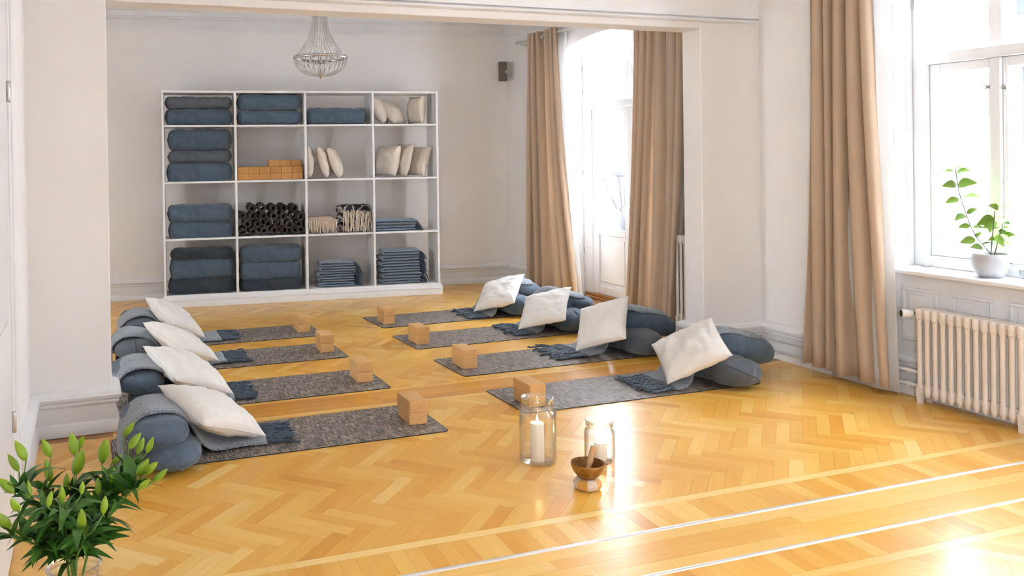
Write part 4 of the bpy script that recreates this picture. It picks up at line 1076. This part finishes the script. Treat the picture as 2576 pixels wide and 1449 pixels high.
# ================================================================== RADIATORS, PIPES
def radiator(label, y0, y1, xf, xb, z0, z1, valve, cols=3):
    n = max(2, round((y1-y0)/.0534)); p = (y1-y0)/n; t = thing('radiator', label, 'radiator', ((xf+xb)/2, (y0+y1)/2, 0))
    d = (xb-xf); rx = d/cols*.36; ry = p*.36
    m = MB()
    for c in range(cols):
        cx = -d/2+d/cols*(c+.5)
        rows = []
        for z in [z0, z0+.012, z0+.035, z0+.06, z0+.09, z1-.09, z1-.06, z1-.03]:
            k = {0: .35, 1: .8, 2: 1.15, 3: 1.15, 4: .85, 5: .85, 6: 1.1, 7: 1.2}[[z0, z0+.012, z0+.035, z0+.06, z0+.09, z1-.09, z1-.06, z1-.03].index(z)]
            rows.append([(cx+rx*k*cos(2*pi*q/12), ry*k*sin(2*pi*q/12), z) for q in range(12)])
        m.grid(rows, closeu=True); m.f.append(tuple(reversed(range(len(m.v)-96, len(m.v)-84))))
    # top and bottom headers
    for za, zb, kk in ((z1-.075, z1, 1.0), (z0+.025, z0+.085, .8)):
        pr = []; 
        for z, w in ((za, .5), (za+.012, .9), (zb-.014, 1.0), (zb-.004, .8), (zb, .45)):
            row = []
            for q in range(20):
                a = 2*pi*q/20; row.append((sgnp(cos(a), .45)*(d/2)*(.93+.07*w)*kk, sgnp(sin(a), .7)*p*.49*w, z))
            pr.append(row)
        k0 = len(m.v); m.grid(pr, closeu=True); m.f.append(tuple(reversed(range(k0, k0+20)))); m.f.append(tuple(range(k0+80, k0+100)))
    me = m.mesh('section', M_radi, True)
    fm = MB()
    for c in (0, cols-1):
        cx = -d/2+d/cols*(c+.5); fm.hexa([(cx-.012, -.014, 0), (cx+.012, -.014, 0), (cx+.012, .014, 0), (cx-.012, .014, 0), (cx-.017, -.018, z0+.06), (cx+.017, -.018, z0+.06), (cx+.017, .018, z0+.06), (cx-.017, .018, z0+.06)])
    fme = fm.mesh('foot', M_radi)
    for k in range(n):
        y = -(y1-y0)/2+p*(k+.5); inst('section', me, t, (0, y, 0))
        if k in (0, n-1): inst('foot', fme, t, (0, y, 0))
    MB().tube([(0, -(y1-y0)/2+.01, z1-.045), (0, (y1-y0)/2-.01, z1-.045)], .014, 8).tube([(0, -(y1-y0)/2+.01, z0+.05), (0, (y1-y0)/2-.01, z0+.05)], .014, 8).build('hub', M_radi, t, smooth=True)
    if valve:
        yv = (y1-y0)/2
        v = MB().tube([(0, yv-.01, z1-.045), (0, yv+.022, z1-.045)], .012, 10).tube([(0, yv+.02, z1-.045), (0, yv+.03, z1-.045)], .018, 10).build('valve_body', M_metal, t, smooth=True)
        h = MB().lathe([(.018, .03), (.024, .036), (.027, .06), (.028, .085), (.024, .098)], n=20).xf(Matrix.Translation((0, yv+.016, z1-.045)) @ Matrix.Rotation(radians(58), 4, 'Z') @ Matrix.Rotation(-pi/2, 4, 'X')).build('thermostat_head', M_white, t, smooth=True); h['label'] = 'white thermostat knob'
        c = MB().lathe([(.022, .0975), (.023, .101), (.018, .104), (.005, .1045)], n=20).xf(Matrix.Translation((0, yv+.016, z1-.045)) @ Matrix.Rotation(radians(58), 4, 'Z') @ Matrix.Rotation(-pi/2, 4, 'X')).build('thermostat_cap', M_black, h, smooth=True)
        MB().tube([(0, yv+.012, z1-.06), (0, yv+.012, z1-.09)], .009, 8).build('union_nut', M_black, t, smooth=True)
    return t
radiator('cream ribbed cast iron radiator under the near window', 3.425, 4.115, 5.075, 5.20, .045, .62, True)
radiator('tall cream radiator in the far room, just showing beside the pier', 5.95, 6.50, 5.065, 5.18, .10, .905, False)
t = thing('heating_pipe', 'white heating pipes running along the skirting board to the radiator', 'pipe', (5.152, 4.8, 0))
MB().tube([(0, .74, .150), (0, -.60, .185), (0, -.80, .185)], .012, 10).build('pipe', M_trim, t, smooth=True)
MB().tube([(.0, .76, .060), (0, -.60, .095), (0, -.80, .095)], .012, 10).build('pipe', M_trim, t, smooth=True)
for y, z in ((.55, .155), (.55, .065), (-.58, .18), (-.58, .092)):
    MB().box((-.008, y-.012, z-.018), (.03, y+.012, z+.018)).build('pipe_clip', M_trim, t, bev=.003)

# ================================================================== CHANDELIER
def chandelier():
    X, Y = 2.04, 7.6; t = thing('chandelier', 'crystal bead chandelier with basket shaped lower half hanging in the far room', 'chandelier', (X, Y, 2.385))
    def bead(r): 
        m = MB(); rows = []
        for i in range(5):
            a = -pi/2+pi*i/4; rows.append([(r*cos(a)*cos(2*pi*k/6), r*cos(a)*sin(2*pi*k/6), r*sin(a)) for k in range(6)])
        return m.grid(rows, closeu=True)
    def prof_top(q):       # crown (q=0) down to rim (q=1)
        z = 3.06+(2.585-3.06)*q; r = .062+.03*q+.155*q**3.2; return r, z
    def prof_bot(q):
        a = q*pi/2; return .246*cos(a*.93), 2.565-.150*sin(a)
    def strand(fn, n, r):
        m = MB()
        for k in range(n+1):
            rr_, z = fn(k/n); b = bead(r); m.add([(v[0]+rr_, v[1], v[2]+z-2.385) for v in b.v], b.f)
        return m.mesh('bead_strand', M_cryst, True)
    a = strand(prof_top, 40, .0062); b = strand(prof_bot, 26, .0068)
    for k in range(36): inst('bead_strand', a, t, (0, 0, 0), (0, 0, 2*pi*k/36))
    for k in range(30): inst('bead_strand', b, t, (0, 0, 0), (0, 0, 2*pi*(k+.5)/30))
    MB().lathe([(.243, .185), (.252, .183), (.254, .195), (.252, .207), (.243, .205)], n=60, cap=False).build('rim', M_metal, t, smooth=True)
    MB().lathe([(.055, .66), (.066, .665), (.068, .685), (.06, .70), (.02, .72)], n=36).build('crown', M_metal, t, smooth=True)
    MB().lathe([(.0, 0), (.008, .006), (.006, .014), (.018, .024), (.052, .040), (.056, .046), (.0, .05)], n=30, cap=False).build('finial', M_brass, t, smooth=True)
    MB().tube([(0, 0, .04), (0, 0, .20)], .006, 8).tube([(0, 0, .7), (0, 0, 1.03)], .005, 8).build('stem', M_metal, t, smooth=True)
    MB().lathe([(.06, 1.01), (.05, 1.03), (.02, 1.034)], n=24).build('ceiling_rose', M_metal, t, smooth=True)
    for k in range(5):
        A = 2*pi*k/5; x, y = .10*cos(A), .10*sin(A)
        MB().tube([(0, 0, .15), (x*.6, y*.6, .14), (x, y, .155)], .005, 6).lathe([(.012, .155), (.013, .20), (.010, .205)], (x, y, 0), 12).build('lamp_arm', M_metal, t, smooth=True)
        MB().lathe([(.008, .205), (.016, .222), (.017, .235), (.009, .258), (.0, .268)], (x, y, 0), 14).build('bulb', M_white, t, smooth=True)
chandelier()

# ================================================================== LOUDSPEAKER
def speaker():
    s, z0 = 4.052, 2.615; t = thing('loudspeaker', 'small grey loudspeaker on a bracket high in the far corner', 'loudspeaker', BK(s, 10.30, z0), DYR+radians(-14))
    g = MB().box((-.058, -.055, 0), (.045, .0, .245)); o = g.build('grille', M_spk, t, bev=.006)
    MB().box((-.056, .0, .002), (.055, .075, .243)).box((.045, -.052, .002), (.058, .0, .243)).build('housing', M_spk2, t, bev=.006)
    e = MB().box((.030, -.058, .095), (.040, -.0545, .135)); e.build('badge', M_white, t, bev=.002)
    MB().tube([(0, .07, .12), (.03, .12, .12), (.05, .15, .12)], .012, 8).build('bracket', M_black, t, smooth=True)
speaker()

# ================================================================== CANDLE JARS, SINGING BOWL
def jar(loc, R, Hh, Rn, zn, label):
    t = thing('glass_jar', label, 'jar', loc, 0)
    w = .0035
    out = [(R*.86, 0), (R*.97, .006), (R, .02), (R, zn-.03), (R*.985, zn-.012), (Rn+.004, zn), (Rn, zn+.008), (Rn, zn+.016), (Rn+.005, zn+.020), (Rn, zn+.024), (Rn, Hh-.012), (Rn+.006, Hh-.008), (Rn+.006, Hh-.003), (Rn+.001, Hh)]
    inn = [(Rn-w, Hh-.002), (Rn-w, zn+.006), (R-w-.004, zn-.014), (R-w, zn-.034), (R-w, .022), (R*.9, .010), (.0001, .008)]
    MB().lathe([(.0001, 0)]+out+inn, n=64, cap=False).build('glass', M_jar, t, smooth=True)
    return t
def candle(loc, R, Hh, label, grp=None):
    t = thing('pillar_candle', label, 'candle', loc, 0)
    MB().lathe([(R*.97, 0), (R, .004), (R, Hh-.003), (R*.97, Hh), (R*.80, Hh-.003), (R*.4, Hh-.006), (.0005, Hh-.006)], n=40).build('wax', M_wax, t, smooth=True)
    MB().tube([(0, 0, Hh-.008), (.0005, 0, Hh+.004), (.002, 0, Hh+.010)], .0011, 5).build('wick', M_black, t)
    fl = MB().lathe([(.0005, 0), (.0035, .003), (.0058, .010), (.005, .018), (.0028, .027), (.0006, .036)], (.002, 0, Hh+.004), 16); f = fl.build('flame', M_flame, t, smooth=True); f['label'] = 'lit flame'
    return t
J1 = (2.263, 4.045, 0); J2 = (2.578, 3.940, 0)
jar(J1, .1, .352, .083, .286, 'taller clear glass jar holding a tall lit candle')
candle((J1[0]-.004, J1[1], .0085), .037, .205, 'tall lit pillar candle inside the taller jar')
jar(J2, .080, .222, .068, .175, 'shorter clear glass jar behind the singing bowl')
candle((J2[0]+.006, J2[1], .0085), .034, .093, 'short lit pillar candle inside the shorter jar')
BWL = (2.308, 3.635)
t = thing('bowl_cushion', 'round cushion of gold and cream brocade wedges under the singing bowl', 'cushion', (BWL[0], BWL[1], 0))
for k in range(8):
    m = MB(); rows = []; a0, a1 = 2*pi*k/8+.2, 2*pi*(k+1)/8+.2
    # wedge of a torus; colour areas meet in points like a quilted ring
    for i in range(15):
        A = a0+(a1-a0)*i/14
        rows.append([((.040+.030*cos(B))*cos(A), (.040+.030*cos(B))*sin(A), .027+.0265*sin(B)) for B in [2*pi*b/20 for b in range(20)]])
    # upper cream wedges: split each segment into a gold body and a cream point
    m.grid(rows, closeu=True); o = m.build('wedge', M_cushr if k % 2 == 0 else M_cushc, t, smooth=True)
    o['label'] = 'gold brocade wedge' if k % 2 == 0 else 'cream brocade wedge'
t = thing('singing_bowl', 'hammered brass singing bowl on the small brocade cushion', 'bowl', (BWL[0], BWL[1], .046))
ob = [(.0005, 0), (.020, .001), (.036, .008), (.056, .024), (.072, .046), (.080, .070), (.0815, .082)]; ib = [(.079, .083), (.0775, .082), (.076, .070), (.067, .046), (.051, .027), (.032, .013), (.0005, .007)]
MB().lathe(ob+[(.0812, .084)], n=56, cap=False).build('outer_shell', M_brass, t, smooth=True)
MB().lathe([(.0812, .084)]+ib, n=56, cap=False).build('inner_shell', M_brassi, t, smooth=True)
t = thing('mallet', 'turned wooden striker standing in the singing bowl', 'striker', (BWL[0]+.004, BWL[1]+.018, .056), 0, None, rot=(radians(-8), radians(24), 0))
MB().lathe([(.008, 0), (.011, .004), (.012, .010), (.010, .015), (.0125, .020), (.0125, .025), (.0105, .029), (.0130, .034), (.0132, .040), (.0112, .044), (.0130, .05), (.0150, .07), (.0158, .11), (.0155, .140), (.0130, .147), (.006, .149)], n=28).build('handle', M_woodl, t, smooth=True)

# ================================================================== THINGS ON THE SILL
def leaf_mesh(L, Wd, name, m, fold=.25, curl=.25, n=8):
    rows = []
    for i in range(n+1):
        q = i/n; w = Wd/2*(sin(pi*min(1, q**.8))**.8)*(1-.25*q) if 0 < q < 1 else .0006
        z = curl*L*(q-q*q*1.0)-curl*L*.9*q*q*q; rows.append([(q*L, w*j, z+abs(j)*w*fold) for j in (-1, -.5, 0, .5, 1)])
    mb = MB(); mb.grid(rows); return mb.mesh(name, m, True, fixn=False)
def orient(o, P, d, roll=0):
    d = Vector(d).normalized(); q = d.to_track_quat('X', 'Z'); o.location = P; o.rotation_mode = 'QUATERNION'; from mathutils import Quaternion
    o.rotation_quaternion = q @ Quaternion((1, 0, 0), roll)
def sill_plant():
    X = 5.33; c = onX(2490, 695, X); cx, cy, z0 = 5.335, c.y+.0, .8475
    t = thing('potted_plant', 'leafy green plant in a grey glazed pot on the window sill', 'plant', (cx, cy, z0))
    MB().lathe([(.0005, 0), (.058, 0), (.064, .004), (.085, .030), (.097, .065), (.099, .110), (.097, .148), (.093, .1485), (.092, .142), (.092, .11), (.0005, .11)], n=48, cap=False).build('pot', M_pot, t, smooth=True)
    MB().lathe([(.0005, .128), (.06, .131), (.0915, .127)], n=30, cap=False).build('soil', M_soil, t, smooth=True)
    rng = random.Random(4); lm = [leaf_mesh(L, w, 'leaf', M_leafl, .15, .2) for L, w in ((.062, .040), (.050, .032), (.075, .052))]
    org = Vector((cx, cy, z0))
    def stemp(pts):
        P = [onX(x, y, X+dx)-org for x, y, dx in pts]; P = [Vector((P[0].x, P[0].y, .125))]+P[1:]
        s = MB().tube(P, .0032, 6).build('stem', M_stemb, t, smooth=True); return P
    stemp([(2500, 636, 0), (2478, 622, 0), (2455, 595, 0), (2440, 566, 0), (2424, 520, .0), (2412, 482, 0), (2407, 450, 0), (2403, 422, 0)])
    stemp([(2492, 636, 0), (2496, 600, -.01), (2499, 570, -.02), (2503, 530, -.02)])
    stemp([(2500, 636, 0), (2512, 600, .01), (2521, 572, .02), (2524, 545, .03)])
    def lf(x, y, bx, by, k=0, dx=0, roll=0, sc=1):
        A = onX(bx, by, X+dx)-org; B = onX(x, y, X+dx+rng.uniform(-.02, .02))-org
        d = B-A; o = inst('leaf', lm[k], t); orient(o, A, d, roll); L = (.062, .050, .075)[k]; s = d.length/L*sc; o.scale = (s, s, s)
    for a in ((2376, 430, 2399, 430, 1), (2433, 427, 2406, 433, 1), (2418, 419, 2401, 423, 1), (2377, 466, 2405, 462, 0), (2448, 458, 2409, 464, 0), (2382, 508, 2412, 500, 0), (2456, 492, 2418, 503, 2), (2406, 550, 2428, 540, 1), (2454, 525, 2432, 537, 0),
              (2414, 570, 2441, 568, 0), (2470, 570, 2446, 573, 0), (2468, 585, 2452, 596, 1), (2420, 608, 2454, 602, 2), (2446, 620, 2472, 622, 2)):
        lf(*a[:4], k=a[4], roll=rng.uniform(.5, 1.3), sc=1.12)
    for a in ((2541, 514, 2514, 524, 2), (2494, 517, 2512, 524, 0), (2486, 530, 2508, 536, 0), (2470, 560, 2500, 548, 2), (2490, 578, 2503, 556, 0), (2551, 553, 2522, 548, 2), (2557, 574, 2526, 574, 2), (2506, 572, 2524, 578, 0),
              (2540, 603, 2516, 590, 2), (2520, 612, 2506, 592, 0), (2474, 612, 2500, 612, 1), (2542, 612, 2514, 614, 0), (2525, 628, 2508, 618, 0), (2490, 603, 2503, 598, 1), (2535, 560, 2515, 566, 2), (2508, 545, 2524, 560, 0), (2530, 585, 2512, 580, 2), (2500, 590, 2518, 600, 2), (2546, 590, 2524, 592, 0), (2480, 570, 2504, 570, 2)):
        lf(*a[:4], k=a[4], dx=rng.uniform(-.04, .04), roll=rng.uniform(-.2, 1.5), sc=1.25)
sill_plant()
t = thing('suction_hook', 'bent wire with two clear suction cups lying on the sill', 'hook', tuple(flo(2336, 668, .8475)))
o0 = t.location
for px in (2322, 2352):
    p = flo(px, 670, .8475)-o0; MB().lathe([(.018, .0), (.013, .004), (.006, .010), (.006, .016), (.0005, .018)], (p.x, p.y, 0), 18, cap=False).build('cup', M_jar, t, smooth=True)
w = [flo(2318, 660, .86)-o0, flo(2322, 671, .856)-o0, flo(2332, 674, .854)-o0, flo(2343, 668, .86)-o0, flo(2350, 656, .872)-o0, flo(2352, 668, .858)-o0]
MB().tube(w, .0018, 6).build('wire', M_metal, t, smooth=True)
t = thing('tealight_glass', 'small clear tealight glass on the sill at the right edge', 'candle holder', tuple(flo(2581, 702, .8475)))
MB().lathe([(.0005, 0), (.026, 0), (.031, .006), (.035, .055), (.033, .055), (.029, .008), (.0005, .006)], n=30, cap=False).build('glass', M_jar, t, smooth=True)

# ================================================================== LILIES IN A GLASS VASE
def lilies():
    VX, VY = -.068, 2.92; VH = .35
    jt = jar((VX, VY, 0), .093, VH, .082, VH-.055, 'large clear glass vase jar on the floor at the left edge')
    jt.name = 'glass_vase'; jt['category'] = 'vase'
    wt = MB().lathe([(.0005, .010), (.087, .012), (.088, .19), (.0005, .19)], n=40).build('water', M_jar, jt, smooth=True)
    rng = random.Random(12)
    def budmesh(L, R):
        m = MB(); rows = []; n = 12
        for i in range(n+1):
            q = i/n; r = R*(sin(pi*q**.85)**.75)*(1-.12*q) if 0 < q < 1 else .0008; rows.append([(q*L, r*cos(a)*(1+.09*cos(3*a)), r*sin(a)*(1+.09*cos(3*a))) for a in [2*pi*k/18 for k in range(18)]])
        return m.grid(rows, closeu=True).mesh('bud', M_bud, True)
    bm_ = [budmesh(.10, .0215), budmesh(.10, .019), budmesh(.10, .023)]
    lmesh = [leaf_mesh(.11, .036, 'leaf', M_leaf, .35, .28, 10), leaf_mesh(.13, .042, 'leaf', M_leaf, .3, .5, 10), leaf_mesh(.09, .030, 'leaf', M_leaf, .4, .1, 10)]
    heads = [  # head pixel, depth, buds (tip, base)
        ('leftmost lily stem, reaching toward the door casing', (50, 1235), 2.80, [((37, 1108), (66, 1160)), ((19, 1142), (48, 1186)), ((-6, 1203), (36, 1240)), ((70, 1208), (73, 1254))]),
        ('lily stem with a tall pair of buds left of centre', (112, 1232), 2.98, [((114, 1153), (127, 1213)), ((106, 1104), (128, 1150))]),
        ('lily stem at the top centre with pale upright buds', (186, 1240), 3.02, [((179, 1088), (188, 1146)), ((208, 1130), (187, 1196)), ((209, 1096), (200, 1128)), ((169, 1190), (168, 1230))]),
        ('lily stem with a lone tall bud against the skirting', (258, 1222), 3.0, [((267, 1103), (257, 1166)), ((307, 1143), (280, 1168))]),
        ('lily stem to the upper right with buds against the bolster', (316, 1182), 2.92, [((339, 1062), (310, 1096)), ((355, 1088), (324, 1130)), ((362, 1100), (345, 1144)), ((386, 1098), (369, 1140))]),
        ('rightmost lily stem with three buds pointing right', (338, 1226), 2.80, [((374, 1153), (344, 1198)), ((397, 1162), (365, 1192)), ((422, 1179), (384, 1213)), ((378, 1204), (348, 1231))]),
        ('lily stem low in the middle with upright buds', (160, 1296), 2.72, [((130, 1234), (121, 1276)), ((155, 1221), (156, 1267)), ((208, 1210), (205, 1244))]),
        ('lily stem to the lower right with a bud facing front', (214, 1352), 2.68, [((205, 1279), (207, 1332)), ((265, 1247), (259, 1294))]),
        ('lily stem at the lower left with two fat buds', (34, 1352), 2.70, [((27, 1254), (48, 1286)), ((-6, 1290), (25, 1331))]),
        ('lily stem in the centre right with short buds', (262, 1262), 2.86, [((246, 1201), (247, 1245)), ((287, 1176), (281, 1216))])]
    for hi, (lab, hp, dep, buds) in enumerate(heads):
        hd = onY(hp[0], hp[1], dep); A = 2*pi*hi/10+.4; base = Vector((VX-.045*cos(A), VY-.045*sin(A), .02)); rim = Vector((VX+.055*cos(A), VY+.055*sin(A)*.8, VH))
        rim = rim*.45+(Vector((VX+(hd.x-VX)*.22, VY+(hd.y-VY)*.3, VH)))*.55
        t = thing('lily_stem', lab, 'flower', base, 0, 'lily stems in the vase')
        P = [Vector((p[0], p[1], p[2])) for p in (base, rim, rim.lerp(hd, .5)+Vector((0, 0, .02)), hd)]
        pts = []
        for k in range(17):
            q = k/16*3; i = min(int(q), 2); f = q-i
            a = P[max(i-1, 0)]; b = P[i]; c = P[i+1]; d = P[min(i+2, 3)]
            pts.append(.5*((2*b)+(c-a)*f+(2*a-5*b+4*c-d)*f*f+(3*b-a-3*c+d)*f**3))
        MB().tube([p-base for p in pts], [.0046-.0016*k/16 for k in range(17)], 8).build('stem', M_stem, t, smooth=True)
        for bi, (tp, bs) in enumerate(buds):
            dd = dep+rng.uniform(-.05, .05); B = onY(bs[0], bs[1], dd); T = onY(tp[0], tp[1], dd+rng.uniform(-.03, .03)); d = T-B
            o = inst('bud', bm_[(bi+hi) % 3], t); orient(o, B-base, d, rng.uniform(0, 3)); s = d.length/.10; o.scale = (s, s*.92*1.05, s*.92*1.05)
            mid = (hd+B)/2+Vector((0, 0, -.012)); MB().tube([hd-base, mid-base, B-base], .0022, 6).build('stalk', M_stem, t, smooth=True)
            # bract at the base of the bud
            l = inst('leaf', lmesh[2], t); orient(l, hd-base, (B-hd).normalized()*.6+Vector((rng.uniform(-1, 1), rng.uniform(-1, 1), rng.uniform(.0, .8)))*.8, rng.uniform(-1.2, 1.2)); s = rng.uniform(.5, .95); l.scale = (s, s, s)
        for k in range(30):
            q = rng.uniform(.30, 1.0)**.75; i = min(int(q*16), 15); p = pts[i]; td = (pts[i+1]-pts[i]).normalized()
            az = rng.uniform(0, 2*pi); out = Vector((cos(az), sin(az), rng.uniform(-.15, .9))).normalized()
            d = (out+td*.5).normalized(); 
            if q < .5: d.z -= .25
            l = inst('leaf', lmesh[rng.randrange(3)], t); orient(l, p-base, d, rng.uniform(-.6, .6)); s = rng.uniform(.7, 1.2); l.scale = (s, s*rng.uniform(.8, 1.1), s)
lilies()
